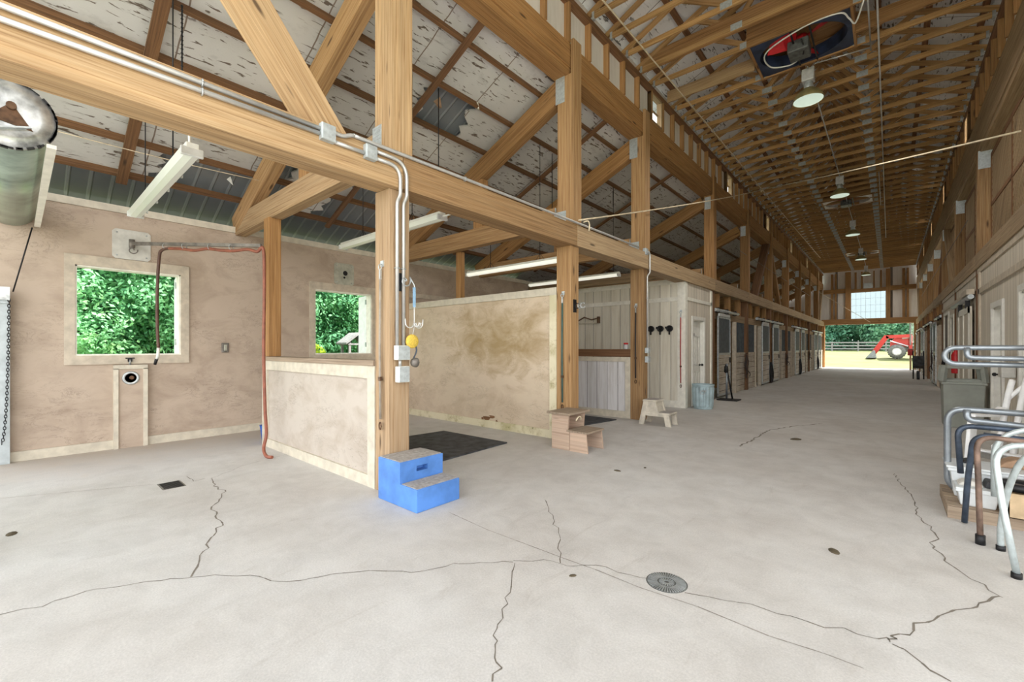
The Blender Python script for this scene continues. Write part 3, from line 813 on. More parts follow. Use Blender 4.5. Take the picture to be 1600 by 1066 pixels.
upper(-3.96, -3.71, P3, P3 + .22, 'upper post on the aisle beam above the post with one conduit')
for k, y in enumerate(PY):
    nm = ordn(k + 1)
    post(XL - .22, XL + .0, y, y + .22, 0, BB, nm + ' lower post of the left stall row counted from the trash can', 'wood_brown')
    upper(XL - .22, XL + .0, y, y + .22, nm + ' upper post above the left stall row counted from the tack room', 'wood_orange')
    post(XR + (0 if k else 0), XR + .22, y - .05, y + .17, 0, 3.02, nm + ' lower post of the right wall counted from the grey bin', 'wood_brown')
    post(XR, XR + .22, y - .05, y + .17, 3.31, 5.34, nm + ' upper post above the right wall counted from the near end', 'wood_post')
# aisle beams, spliced over the posts
segs = [(YF, P1 + .12, 'wood_pale', 'pale near aisle beam with two conduits, left of the nearest post'),
        (P1 + .12, P2 + .11, 'wood_post', 'aisle beam between the nearest post and the mossy partition post'),
        (P2 + .11, P3 + .11, 'wood_weathered', 'weathered aisle beam from the mossy partition post to the post with one conduit'),
        (P3 + .11, PY[0] + .11, 'wood_weathered', 'weathered aisle beam running over the tack room door')]
for k in range(len(PY)):
    segs.append((PY[k] + .11, (PY[k + 1] + .11) if k + 1 < len(PY) else YE, 'wood_weathered', 'weathered aisle beam over the %s left stall counted from the trash can' % ordn(k + 1)))
for (a, b_, mt, lb) in segs:
    one(MB().box(XL - .24, XL + .05, a + .003, b_ - .003, BB, BT), 'aisle_beam', mt, lb, 'beam', base=(XL, (a + b_) / 2, BB), bevel=.006)
ys = [4.9] + [y + .06 for y in PY] + [YE]
for k in range(len(ys) - 1):
    lb = 'weathered beam over the %s bay of the right wall counted from the near end' % ordn(k + 1)
    one(MB().box(XR - .02, XR + .24, ys[k] + .003, ys[k + 1] - .003, 3.02, 3.31), 'aisle_beam', 'wood_weathered', lb, 'beam', base=(XR, (ys[k] + ys[k + 1]) / 2, 3.02), bevel=.006)
# clerestory beams: two boards each
for sd, x, z0, z1, lb in ((-1, XL, 5.68, 6.15, 'long heavy doubled beam under the left clerestory studs'), (1, XR, 5.34, 6.1, 'long heavy weathered beam under the right clerestory studs')):
    r = thing('clerestory_beam', lb, 'beam', (x, 19, z0))
    xa = x - .02 if sd < 0 else x + .02
    a = MB().box(x + sd * .02, x + sd * .16, YF, YE, z0 + .1, z1).build('face_board', 'wood_orange' if sd < 0 else 'wood_weathered', r)
    MB().box(x + sd * .04, x + sd * .31, YF, YE, z0, z0 + .1).build('lower_board', 'wood_orange' if sd < 0 else 'wood_weathered', r)
# rafters and tie beams of the wash-bay roof
ry = [P1 + .12, P2 + .11, P3 + .11] + [y + .11 for y in PY]
names = ['nearest timber post', 'mossy partition post', 'post with one conduit'] + ['%s left stall post' % ordn(k + 1) for k in range(7)]
for y, nm in zip(ry, names):
    pa = Vector((-8.5, y, RZ(-8.5) - .28)); pb = Vector((-3.95, y, RZ(-3.95) - .28))
    one(MB().bar(pa, pb, .17, .34), 'roof_rafter', 'wood_orange' if y > 3 else 'wood_post', 'heavy sloping rafter behind the ' + nm, 'rafter', base=(-6.2, y, 4.4), bevel=.006)
    if nm != 'x':
        t_ = thing('tie_beam', 'horizontal tie beam running from the left wall to the ' + nm, 'beam', (-6.1, y, 3.36))
        MB().box(-8.38, -3.97, y - .08, y + .08, 3.36, 3.68).build('beam_board', 'wood_pale' if y < 3 else 'wood_post', t_)
        MB().box(-5.9, -5.66, y - .075, y + .075, 3.68, RZ(-5.78) - .44).build('king_post', 'wood_orange', t_)
        MB().box(-3.995, -3.985, y - .12, y - .09, 3.42, 3.66).build('nail_plate', 'plate_metal', t_)
# galvanized connector plates on the posts
def plate(x, y, z, w, h, lb, axis='Y'):
    m_ = MB()
    if axis == 'Y':
        m_.box(x - w / 2, x + w / 2, y - .006, y, z, z + h)
        for k in range(8): m_.box(x - w / 2 + .01, x + w / 2 - .01, y - .009, y - .006, z + h * (k + .3) / 8, z + h * (k + .7) / 8)
    one(m_, 'connector_plate', 'plate_metal', lb, 'metal plate', base=(x, y, z))
plate(-3.90, P2, 5.28, .17, .42, 'tall galvanized plate where the rafter meets the mossy partition post')
plate(-3.91, P3, 5.28, .17, .42, 'tall galvanized plate where the rafter meets the post with one conduit')
plate(-3.90, P2, 3.38, .22, .2, 'small galvanized plate at the foot of the upper mossy partition post')
plate(-3.90, P3, 3.38, .22, .2, 'small galvanized plate at the foot of the upper post with one conduit')
plate(-3.93, P1, 3.40, .16, .3, 'galvanized plate at the foot of the pale upper post')
for k, y in enumerate(PY):
    if k: plate(XL - .12, y, 5.3, .16, .34, 'galvanized plate high on the %s left stall post from the tack room' % ordn(k + 1))
    plate(XR + .11, y - .05, 5.0, .2, .36, 'galvanized plate high on the %s right post from the near end' % ordn(k + 1))
plate(XL - .12, PY[0], 5.3, .16, .34, 'galvanized plate high on the post by the tack room')
for k, y in enumerate(PY[:4]):
    one(MB().box(XR + .22, 4.6, y - .02, y + .12, 4.98, 5.28), 'tie_beam', 'wood_post', 'high tie beam leading right from the %s right post' % ordn(k + 1), 'beam', base=(3, y, 4.98))
# purlins and flat battens
pn = ['lowest', 'second lowest', 'third lowest', 'middle', 'third highest', 'second highest', 'highest']
for x, nm in zip(PX[1:-1], pn):
    p = Vector((x, 0, RZ(x))) + SN * .015
    one(MB().bar((p.x, YF, p.z), (p.x, YE, p.z), .05, .09, up=SN), 'roof_purlin', 'wood_dark', nm + ' brown purlin running under the left shed roof', 'purlin', base=(p.x, 19, p.z))
for y, nm in ((1.0, 'wide flat batten over the left window bay, nearest the camera'), (4.02, 'flat batten under the roof near the torn insulation'), (7.3, 'flat batten under the roof between the mossy post and the conduit post'), (10.6, 'flat batten under the roof over the tack room front')):
    pa = Vector((-8.35, y, RZ(-8.35))) - SN * .06; pb = Vector((-4.0, y, RZ(-4.0))) - SN * .06
    one(MB().bar(pa, pb, .12 if y < 2 else .085, .045), 'roof_batten', 'wood_dark' if y < 2 else 'wood_brown', nm, 'batten', base=(-6, y, 4.8))
k = 0
for sd in (-1, 1):
    for j in range(4):
        x = XC + sd * (.35 + .68 * j); z = RIDGE - abs(x - XC) * .45 + .11
        k += 1
        one(MB().bar((x, YF, z), (x, YE, z), .09, .05), 'ridge_purlin', 'wood_brown', '%s purlin above the roof trusses counted from the %s clerestory' % (ordn(4 - j), 'left' if sd < 0 else 'right'), 'purlin', base=(x, 19, z))
# braces in the aisle frames
def brace(p0, p1, w, h, mat, lb):
    dy, dz = p1[1] - p0[1], p1[2] - p0[2]; k = h / 2 * math.hypot(dy, dz) / abs(dz)
    m_ = MB(); n = 0
    x0, x1 = p0[0] - w / 2, p0[0] + w / 2
    L = math.hypot(dy, dz)
    for x in (x0, x1): m_.v += [(x, p0[1] - k, p0[2]), (x, p0[1] + k, p0[2]), (x, p1[1] + k, p1[2]), (x, p1[1] - k, p1[2])]
    uv = lambda a: [(a, 0), (a, h), (a + L, h), (a + L, 0)]
    m_.face([0, 1, 2, 3], uv(1)); m_.face([7, 6, 5, 4], [(5, 0), (5 + L, 0)][::-1] and [(5 + L, 0), (5 + L, h), (5, h), (5, 0)])
    m_.face([0, 3, 7, 4], [(9, 0), (9 + L, 0), (9 + L, w), (9, w)]); m_.face([1, 5, 6, 2], [(13, 0), (13, w), (13 + L, w), (13 + L, 0)])
    m_.face([0, 4, 5, 1]); m_.face([3, 2, 6, 7])
    return one(m_, 'diagonal_brace', mat, lb, 'brace', base=tuple((Vector(p0) + Vector(p1)) / 2), bevel=.006)
brace((-3.82, 1.83, 3.355), (-3.82, .03, 5.67), .26, .24, 'wood_pale', 'big pale diagonal brace rising left from the near aisle beam')
brace((XL - .12, 18.1, 3.36), (XL - .12, 20.2, 5.67), .25, .2, 'wood_brown', 'dark diagonal brace rising towards the third left stall post')
brace((XL - .12, 22.75, 3.36), (XL - .12, 20.75, 5.66), .2, .2, 'wood_orange', 'diagonal brace falling away beyond the third left stall post')
brace((XR + .11, 18.3, 3.32), (XR + .11, 20.2, 5.33), .16, .2, 'wood_weathered', 'diagonal brace rising to the third right post')
brace((XR + .11, 22.5, 3.32), (XR + .11, 20.7, 5.33), .16, .2, 'wood_brown', 'diagonal brace falling beyond the third right post')
brace((XL - .12, 37.6, 3.36), (XL - .12, 39.0, 5.66), .16, .2, 'wood_weathered', 'last diagonal brace of the left row by the gable wall')
brace((XR + .11, 37.6, 3.32), (XR + .11, 39.0, 5.33), .16, .2, 'wood_weathered', 'last diagonal brace of the right row by the gable wall')

# roof trusses over the aisle
def make_truss():
    r = thing('roof_truss', 'x', 'truss')
    bc = MB().box(XL + .005, XR - .005, -.02, .02, 6.86, 6.95)
    bc.build('bottom_chord', 'wood_truss', r)
    for sd in (-1, 1):
        MB().bar((XC + sd * 2.9, 0, RIDGE - 2.9 * .45 + .035), (XC, 0, RIDGE + .035), .04, .09).build('top_chord', 'wood_truss', r)
    n1, n2 = XL + 5.01 * .345, XL + 5.01 * .655
    t1, t2 = XL + 5.01 * .2, XL + 5.01 * .8
    def tz(x): return RIDGE - abs(x - XC) * .45 - .01
    for a, b_ in (((t1, tz(t1)), (n1, 6.94)), ((n1, 6.94), (XC, RIDGE - .02)), ((XC, RIDGE - .02), (n2, 6.94)), ((n2, 6.94), (t2, tz(t2)))):
        MB().bar((a[0], 0, a[1]), (b_[0], 0, b_[1]), .038, .085).build('web', 'wood_truss', r)
    for x in (n1, n2): MB().box(x - .09, x + .09, -.024, .024, 6.87, 6.98).build('gusset_plate', 'plate_metal', r)
    for x in (XL + .03, XR - .03): MB().box(x - .02, x + .02, -.03, .03, 6.84, 6.96).build('hanger', 'galvanized', r)
    return r
t0 = make_truss()
TY = [3.2 + .61 * k for k in range(59)]
n_before = sum(1 for y in TY if y < 8.6); nb = na = 0
for k, y in enumerate(TY):
    if abs(y - 9.3) < .35: continue
    if y < 8.6: lb = '%s roof truss on the camera side of the red-bladed fan' % ordn(n_before - k)
    else: na += 1; lb = '%s roof truss beyond the red-bladed fan' % ordn(na)
    c = t0 if k == 0 else dup(t0)
    c.location = (0, y, 0); c['label'] = lb; USED[lb] = 1
one(MB().box(XL + .01, XR - .01, 8.06, 8.12, 6.84, 7.14), 'ceiling_joist', 'wood_orange', 'deep pale joist across the aisle in front of the red-bladed fan', 'joist', base=(XC, 8.1, 6.84))
one(MB().box(XL + .01, -1.98, 9.42, 9.47, 6.84, 7.08), 'ceiling_joist', 'wood_pale', 'short stained joist from the left clerestory to the red-bladed fan', 'joist', base=(-2.8, 9.4, 6.84))
one(MB().box(-.46, XR - .01, 9.42, 9.47, 6.84, 7.08), 'ceiling_joist', 'wood_orange', 'short joist from the red-bladed fan to the right clerestory', 'joist', base=(.4, 9.4, 6.84))

# stall fronts
def stall_front(flip):
    L = 3.62
    f = (lambda s_: L - s_) if flip else (lambda s_: s_)
    def bx(m_, x0, x1, s0, s1, z0, z1): return m_.box(x0, x1, f(s0), f(s1), z0, z1)
    r = thing('horse_stall_front', 'x', 'stall front')  # the front only, not a whole stall
    bx(MB(), -.1, -.05, 0, L, 2.28, 2.5).build('header_board', 'wood_weathered', r)
    for q in (.55, 1.72, 2.9): bx(MB(), -.20, -.02, q, q + .06, 2.5, 3.03).build('cripple_stud', 'wood_orange', r)
    bx(MB(), -.09, -.05, 2.38, L, .02, 1.22).build('plank_panel', 'stall_planks', r)
    bx(MB(), -.1, -.03, 2.36, L, 1.22, 1.29).build('panel_rail', 'trim_tan', r)
    g = MB()
    for k in range(13): bx(g, -.08, -.06, 2.42 + k * .095, 2.44 + k * .095, 1.29, 2.28)
    g.build('grille', 'grille_dark', r)
    for s0 in (1.55, 2.3): bx(MB(), -.12, -.0, s0, s0 + .07, 0, 2.28).build('jamb', 'trim_tan', r)
    tr = MB().tube([(.03, f(.0), 2.52), (.03, f(2.45), 2.52)], .045, 10); tr.build('door_track', 'galvanized', r)
    for s0 in (.3, 1.2, 2.1): bx(MB(), -.05, .06, s0, s0 + .06, 2.46, 2.6).build('track_bracket', 'iron_black', r)
    return r
def stall_door():
    r = thing('stall_door', 'x', 'stall door')
    fr = MB(); w = 1.24
    for y in (0, w - .05): fr.box(.005, .045, y, y + .05, .06, 2.36)
    for z in (.06, 1.24, 2.3): fr.box(.005, .045, 0, w, z, z + .06)
    fr.build('door_frame', 'galvanized', r)
    MB().box(.012, .036, .05, w - .05, .1, 1.26).build('plank_panel', 'stall_planks', r)
    g = MB()
    for k in range(24): g.box(.016, .034, .055 + k * .048, .082 + k * .048, 1.28, 2.32)
    g.build('grille', 'grille_dark', r)
    MB().box(.0, .06, .1, w - .1, 2.36, 2.44).build('door_hanger', 'foil_grey', r)
    MB().box(.045, .07, w - .16, w - .08, 1.0, 1.16).build('latch', 'iron_black', r)
    return r
sfA, sfB, sd0 = stall_front(False), stall_front(True), stall_door()
first = {'A': True, 'B': True, 'd': True}
def put(proto, key, loc, rz, lb):
    if first[key]: first[key] = False; o = proto
    else: o = dup(proto)
    o.location = loc; o.rotation_euler = (0, 0, rz); o['label'] = lb; USED[lb] = 1
    return o
for k, y in enumerate(PY):
    nm = ordn(k + 1)
    y0 = y + .22; fl = k % 2 == 1
    put(sfB if fl else sfA, 'B' if fl else 'A', (XL - .02, y0, 0), 0, nm + ' stall front of the left row counted from the trash can')
    put(sd0, 'd', (XL - .02, y0 + ((3.62 - .28 - 1.24) if fl else .28), 0), 0, 'sliding door of the %s left stall counted from the trash can' % nm)
    one(MB().box(XW + .02, XL - .26, y + .08, y + .14, 0, 2.6), 'stall_partition', 'wood_orange', 'plank partition at the near side of the %s left stall' % nm, 'partition', base=(-6, y + .1, 0))
for k, y in enumerate(PY[2:]):
    nm = ordn(k + 1); y0 = y + .19
    fl = k % 2 == 0
    put(sfB if fl else sfA, 'B' if fl else 'A', (XR + .02, y0 + 3.6, 0), PI, nm + ' stall front of the right row counted from the near end')
    put(sd0, 'd', (XR + .02, y0 + 3.6 - ((3.62 - 2.3 - 1.24) if fl else 2.3), 0), PI, 'sliding door of the %s right stall counted from the near end' % nm)
    one(MB().box(XR + .26, 6.1, y + .03, y + .09, 0, 2.6), 'stall_partition', 'wood_orange', 'plank partition at the near side of the %s right stall' % nm, 'partition', base=(4, y + .06, 0))
# lattice above the right-hand rooms
for k, (a, b_) in enumerate(((8.6, 12.5), (12.8, 16.4), (16.7, 20.2))):
    r = thing('lattice_panel', '%s dark lattice panel above the right-hand rooms counted from the near end' % ordn(k + 1), 'lattice', (1.5, (a + b_) / 2, 3.3))
    m_ = MB(); zt = 5.2
    n = int((b_ - a + 1.9) / .12)
    for sgn in (1, -1):
        for q in range(n):
            ya = a - 1.9 + q * .12 if sgn > 0 else a + q * .12
            p0y, p1y = ya, ya + sgn * (zt - 3.35)
            z0, z1 = 3.35, zt
            lo, hi = a, b_
            # clip to the frame
            def clip(py, pz, qy, qz):
                t0_, t1_ = 0, 1; d = qy - py
                for lim, s2 in ((lo, 1), (hi, -1)):
                    num = (lim - py) * s2; den = d * s2
                    if den > 0: t0_ = max(t0_, num / den)
                    else: t1_ = min(t1_, num / den)
                return None if t0_ >= t1_ else ((py + d * t0_, pz + (qz - pz) * t0_), (py + d * t1_, pz + (qz - pz) * t1_))
            c_ = clip(p0y, z0, p1y, z1)
            if c_ and abs(c_[0][0] - c_[1][0]) > .03:
                xx = 1.5 + .006 * sgn
                m_.bar((xx, c_[0][0], c_[0][1]), (xx, c_[1][0], c_[1][1]), .008, .038, up=(0, 1, 0) if False else (0, -sgn, 1))
    m_.build('lattice', 'wood_weathered', r)
    fm = MB(); fm.box(1.48, 1.54, a, b_, 3.31, 3.39); fm.box(1.48, 1.54, a, b_, 5.16, 5.24); fm.box(1.48, 1.54, a, b_, 4.2, 4.27)
    for y in (a, (a + b_) / 2, b_ - .06): fm.box(1.48, 1.54, y, y + .06, 3.39, 5.16)
    fm.build('frame', 'wood_brown', r)
STR = ((-7.3, .26, 3.97), (-7.3, 2.5, 4.02))
# ------------------------------------------------------------------ wash bays
r = thing('partition_wall', 'low half wall of beige panel with cream trim, left of the nearest post', 'half wall', (-5.5, 2.5, 0))
MB().box(-6.97, -4.0, 2.45, 2.55, .02, 1.25).build('panel', 'half_panel', r)
m_ = MB(); y0, y1 = 2.42, 2.45
for b_ in ((-7.0, -6.88, .12, 1.13), (-4.12, -3.98, .0, 1.13), (-7.0, -3.98, 1.13, 1.262), (-7.0, -4.12, 0, .12)): m_.box(b_[0], b_[1], y0, y1, b_[2], b_[3])
m_.box(-7.03, -7.0, 2.41, 2.58, 0, 1.25)
m_.build('trim', 'trim_cream', r)
MB().box(-7.05, -3.98, 2.40, 2.60, 1.262, 1.32).build('cap_board', 'wood_grey', r, .006)
post(-7.0, -6.82, 2.42, 2.60, 1.32, 3.36, 'slender timber post standing on the half wall by the red hose', 'wood_orange')
r = thing('partition_wall', 'tall mossy stained partition panel between the two wash bays', 'partition', (-6.2, 5.7, 0))
MB().box(XW + .04, -4.0, 5.66, 5.76, 0, 2.36).build('panel', 'wash_panel', r)
MB().box(XW + .04, -3.98, 5.63, 5.78, 2.29, 2.41).build('top_trim', 'trim_cream', r)
MB().box(XW + .04, -4.12, 5.635, 5.66, 0, .13).build('base_trim', 'mossy_trim', r)
m_ = MB(); m_.box(-4.12, -3.98, 5.635, 5.66, 0, 2.29); m_.build('edge_trim', 'mossy_trim', r)
m_ = MB()
for k, (x, z, w, h) in enumerate(((-5.55, .16, .16, .1), (-5.42, .2, .12, .07), (-5.66, .14, .05, .09), (-5.3, .13, .05, .06))):
    pts = [(x + w * .5 * math.cos(a) * (1 + .35 * math.sin(3 * a + k)), z + h * .5 * math.sin(a) * (1 + .3 * math.cos(2 * a))) for a in [2 * PI * i / 10 for i in range(10)]]
    m_.prism(pts, 5.652, 5.659)
m_.build('peeled_patch', 'wood_brown', r)
r = thing('partition_wall', 'white boarded half wall in the last bay, under a brown rail', 'half wall', (-6, 8.3, 0))
MB().box(XW + .04, -4.0, 8.26, 8.36, 0, 1.24).build('panel', 'boards_low', r)
m_ = MB()
for b_ in ((XW + .04, -3.98, 1.16, 1.25), (XW + .04, -4.1, 0, .14), (-4.1, -3.98, 0, 1.16)): m_.box(b_[0], b_[1], 8.23, 8.26, b_[2], b_[3])
m_.build('trim', 'trim_cream', r)
one(MB().box(XW + .05, -3.98, 8.24, 8.38, 1.26, 1.42), 'rail', 'wood_brown', 'brown timber rail on top of the white boarded half wall', 'rail', base=(-6, 8.3, 1.26), bevel=.006)
one(MB().box(XW + .05, XL - .26, 10.36, 10.5, 3.14, 3.36), 'header_beam', 'wood_weathered', 'beam along the top of the tack room front', 'beam', base=(-6, 10.4, 3.14))
post(-6.55, -6.42, 5.62 + .18, 5.62 + .3, 2.42, 3.36, 'short post standing on top of the mossy partition', 'wood_orange')

# wall plates, hose boom and hose
def wallplate(y0, y1, z0, z1, mat, lb):
    r = thing('wall_plate', lb, 'plate', (XW, (y0 + y1) / 2, z0))
    c_ = .035
    MB().prism([(y0 + c_, z0), (y1 - c_, z0), (y1, z0 + c_), (y1, z1 - c_), (y1 - c_, z1), (y0 + c_, z1), (y0, z1 - c_), (y0, z0 + c_)], XW, XW + .015, 'X').build('plate', mat, r)
    for y in (y0 + .05, y1 - .05):
        for z in (z0 + .05, z1 - .05): MB().lathe((XW + .015, y, z), [(.012, 0), (.012, .006), (.006, .01)], 8, 'X').build('bolt', 'galvanized', r)
    return r
wallplate(.91, 1.34, 2.74, 3.17, 'wall_plate', 'pale square metal plate over the left window holding the hose boom')
w2 = wallplate(4.2, 4.62, 2.73, 3.165, 'wall_plate_green', 'greenish metal plate with a hole, above the right window')
m_ = MB(); m_.lathe((XW + .015, 4.43, 2.97), [(.05, 0), (.05, .004)], 10, 'X'); m_.lathe((XW + .015, 4.41, 2.88), [(.022, 0), (.022, .004)], 10, 'X'); m_.build('hole', 'iron_black', w2)
A0, A1 = Vector((-8.33, 1.12, 2.97)), Vector((-6.45, 2.2, 2.84))
r = thing('hose_boom', 'thin steel swing arm reaching from the wall plate over the left window', 'boom', tuple(A0))
MB().bar(A0, A1, .035, .045).build('arm', 'steel_arm', r)
MB().lathe(A0 - Vector((0.02, 0, .06)), [(.035, 0), (.035, .12)], 12).build('pivot', 'steel_arm', r)
sp = [A0 + Vector((.03, 0, -.1)) + Vector((0, math.cos(a), math.sin(a))) * (.015 + .007 * a) for a in [i * .5 for i in range(14)]]
MB().tube(sp, .008, 6).build('scroll', 'steel_arm', r)
for q in (.27, .42, .62, .78):
    p = A0.lerp(A1, q); MB().tube(arc(p - Vector((0, 0, .03)), .04, 0, 2 * PI, 10, (.5, -.87, 0), (0, 0, 1)), .005, 5, closed=False).build('hose_ring', 'galvanized', r)
r = thing('hose', 'long red-brown hose looped over the swing arm, both ends hanging', 'hose', (-6.4, 2.2, 0))
under = [A0.lerp(A1, q) + Vector((0, 0, -.07 - .015 * math.sin(q * 40))) for q in (.30, .4, .5, .6, .7, .8, .9, .97)]
e = A1 + Vector((.02, .02, 0))
dropB = [e + Vector((0, 0, -.05)), e + Vector((.005, .01, -.6)), e + Vector((.01, .0, -1.4)), e + Vector((.03, .01, -2.2)), e + Vector((.05, .02, -2.55)), (e.x + .1, e.y - .03, .1), (e.x + .25, e.y - .05, .025), (e.x + .36, e.y - .02, .022)]
MB().tube(smooth(list(reversed(under)) if False else under + dropB), .021, 8).build('supply_hose', 'hose_red', r)
s0 = under[0]
dropA = [s0 + Vector((.0, 0, 0)), s0 + Vector((-.1, -.06, -.02)), s0 + Vector((-.15, -.085, -.12)), s0 + Vector((-.19, -.10, -.6)), s0 + Vector((-.19, -.10, -1.1)), s0 + Vector((-.17, -.09, -1.42))]
MB().tube(smooth(dropA), .02, 8).build('drop_hose', 'hose_dark', r)
n0 = dropA[-1]
MB().tube([n0, n0 + Vector((-.01, -.005, -.12)), n0 + Vector((-.03, -.015, -.16))], [.02, .02, .018], 8).build('collar', 'fixture_white', r)
MB().tube([n0 + Vector((-.03, -.015, -.16)), n0 + Vector((-.06, -.03, -.24))], [.022, .018], 8).build('nozzle', 'iron_black', r)
# hydrant box under the window
r = thing('hydrant_box', 'narrow boxed-in pipe chase with a round chrome ring under the left window', 'wall box', (XW, 1.11, 0))
MB().box(XW, XW + .06, .95, 1.27, 0, 1.15).build('panel', 'stucco', r)
for b_ in ((.92, .97, 0, 1.15), (1.245, 1.295, 0, 1.15), (.92, 1.295, 1.14, 1.20)): MB().box(XW, XW + .085, b_[0], b_[1], b_[2], b_[3]).build('trim', 'trim_cream', r)
MB().lathe((XW + .06, 1.105, 1.01), [(.062, 0), (.095, 0), (.098, .012), (.088, .02), (.066, .012)], 28, 'X', caps=False).build('ring', 'galvanized', r)
m_ = MB(); m_.lathe((XW + .06, 1.105, 1.01), [(.066, .003), (.03, .003)], 20, 'X'); m_.lathe((XW + .06, 1.115, 1.015), [(.028, 0), (.028, .03), (.02, .035)], 14, 'X'); m_.build('gauge', 'rust_iron', r)
r = thing('tap', 'small dark tap on top of the boxed-in pipe under the left window', 'tap', (XW + .04, 1.1, 1.2))
MB().tube([(XW + .04, 1.1, 1.2), (XW + .04, 1.1, 1.29)], .012, 8).build('stem', 'galvanized', r)
m_ = MB(); m_.box(XW + .02, XW + .06, 1.05, 1.15, 1.29, 1.305); m_.box(XW + .03, XW + .05, 1.075, 1.125, 1.245, 1.29); m_.build('handle', 'iron_black', r)
r = thing('outlet_box', 'small grey outlet with a dark ring on the left wall', 'outlet', (XW, 2.3, 1.37))
MB().box(XW, XW + .03, 2.255, 2.36, 1.37, 1.53).build('plate', 'steel_arm', r, .01)
MB().box(XW + .03, XW + .045, 2.285, 2.33, 1.40, 1.50).build('socket', 'wall_plate_green', r, .008)
# blue bucket behind the half wall end
r = thing('bucket', 'small blue bucket on the floor by the end of the half wall', 'bucket', (-7.32, 2.5, 0))
MB().lathe((-7.28, 2.62, 0), [(.0, 0), (.12, 0), (.15, .24), (.158, .25), (.145, .25), (.115, .01), (0, .01)], 24).build('body', 'bucket_blue', r)
# roll-up door
r = thing('roll_up_door', 'rolled up steel shutter drum at the left edge, over the left wash bay entrance', 'shutter', (-6.7, -.05, 0))
yc, zc = -.04, 3.22
MB().lathe((0, yc, zc), [(.0, -5.02), (.225, -5.02), (.225, -8.36), (.0, -8.36)], 36, 'X').build('drum', 'drum_green', r)
m_ = MB(); m_.lathe((0, yc, zc), [(.0, -5.0), (.17, -5.0), (.255, -5.01), (.262, -5.03), (.25, -5.05), (.2, -5.04)], 36, 'X', caps=False)
hd = m_.build('end_cap', 'drum_tin', r)
m_ = MB()
rt = random.Random(5)
for k in range(40):
    a = rt.uniform(0, 2 * PI); w_ = rt.uniform(.01, .035); c_ = Vector((-5.02, yc + .257 * math.cos(a), zc + .257 * math.sin(a))); t_ = Vector((0, -math.sin(a), math.cos(a)))
    m_.bar(c_ - t_ * w_, c_ + t_ * w_, .03, rt.uniform(.006, .018), up=(0, math.cos(a), math.sin(a)))
m_.build('torn_edge', 'iron_black', hd)
m_ = MB(); m_.prism([(yc - .1, zc - .06), (yc + .13, zc - .1), (yc + .02, zc + .08)], -5.0, -4.99, 'X'); m_.lathe((-4.99, yc + .02, zc + .05), [(.028, 0), (.028, .03)], 12, 'X')
m_.build('bracket', 'rust_iron', hd)
m_ = MB(); m_.bar((-4.985, yc - .5, zc - .28), (-4.985, yc + .12, zc - .08), .012, .05, up=(1, 0, 0)); m_.build('brace_bar', 'galvanized', hd)
m_ = MB(); m_.box(-8.36, -4.98, yc + .2, yc + .255, zc - .2, zc - .17); m_.build('hood_lip', 'trim_white', r)
m_ = MB(); m_.box(-8.38, -8.28, -.34, -.045, 0, 2.0); m_.box(-8.38, -8.24, -.36, -.05, 2.0, 2.12); m_.build('guide_rail', 'box_grey', r)
MB().box(-5.0, -4.86, -.42, -.28, 0, 3.5).build('jamb_post', 'wood_grey', r)
m_ = MB(); m_.tube([(-8.22, yc + .18, zc - .24), (-8.26, -.02, 2.15)], .008, 5); m_.build('cord', 'iron_black', r)
m_ = MB(); m_.box(-8.3, -8.2, -.2, -.045, 2.04, 2.2); m_.build('hoist_hood', 'drum_tin', r)
m_ = MB()
cp = smooth([(-8.22, -.052, 2.04), (-8.23, -.06, 1.3), (-8.23, -.075, .7), (-8.23, -.1, .32), (-8.23, -.13, .27)], 14)
L = [0]
for i in range(1, len(cp)): L.append(L[-1] + (cp[i] - cp[i - 1]).length)
d = 0; k = 0
while d < L[-1]:
    i = max(j for j in range(len(L)) if L[j] <= d); i = min(i, len(cp) - 2)
    p = cp[i].lerp(cp[i + 1], (d - L[i]) / max(1e-6, L[i + 1] - L[i]))
    u = (1, 0, 0) if k % 2 else (0, 1, 0)
    m_.tube([p + Vector(u) * .011 * math.cos(t_) + Vector((0, 0, .024 * math.sin(t_))) for t_ in [2 * PI * q / 8 for q in range(8)]], .0045, 5, closed=True)
    d += .036; k += 1
m_.build('pull_chain', 'iron_black', r)

# fluorescent fixtures
def strip_light(x0, x1, y, z, lb, cord=None, chain=None, mat='fixture_white', lit=False):
    r = thing('strip_light', lb, 'light', ((x0 + x1) / 2, y, z))
    MB().box(x0, x1, y - .045, y + .045, z + .05, z + .1).build('housing', mat, r, .006)
    m_ = MB(); pr_ = [(y - .075, z + .05), (y - .05, z + .0), (y, z - .012), (y + .05, z), (y + .075, z + .05)]
    m_.prism(pr_, x0 + .01, x1 - .01, 'X'); m_.build('diffuser', 'tube_lit' if lit else 'tube_diffuser', r)
    for x in (x0, x1 - .03): MB().box(x, x + .03, y - .08, y + .08, z - .01, z + .062).build('end_cap', 'lamp_body', r, .008)
    for k in range(5):
        x = x0 + .2 + k * (x1 - x0 - .4) / 4
        MB().box(x, x + .03, y + .07, y + .085, z + .02, z + .065).build('clip', 'galvanized', r)
    if chain:
        for x in (-5.01, -6.31):
            m_ = MB(); top = RZ(x) - .02
            m_.tube([(x, y, z + .1), (x, y, z + .2)], .006, 5); m_.tube([(x - .1, y, z + .1), (x, y, z + .22)], .004, 5); m_.tube([(x + .1, y, z + .1), (x, y, z + .22)], .004, 5)
            m_.tube([(x, y, z + .2), (x, y, top)], .006, 5); m_.build('chain', 'iron_black', r)
    if cord: MB().tube(smooth(cord), .011, 6).build('cord', 'fixture_white', r)
    return r
strip_light(-6.92, -4.33, .96, 3.04, 'weatherproof strip light hanging over the left window bay', cord=[(-4.4, .96, 3.12), (-4.42, .96, 3.25), (-4.36, .98, 3.34), (-4.3, .97, 3.5)], chain=True)
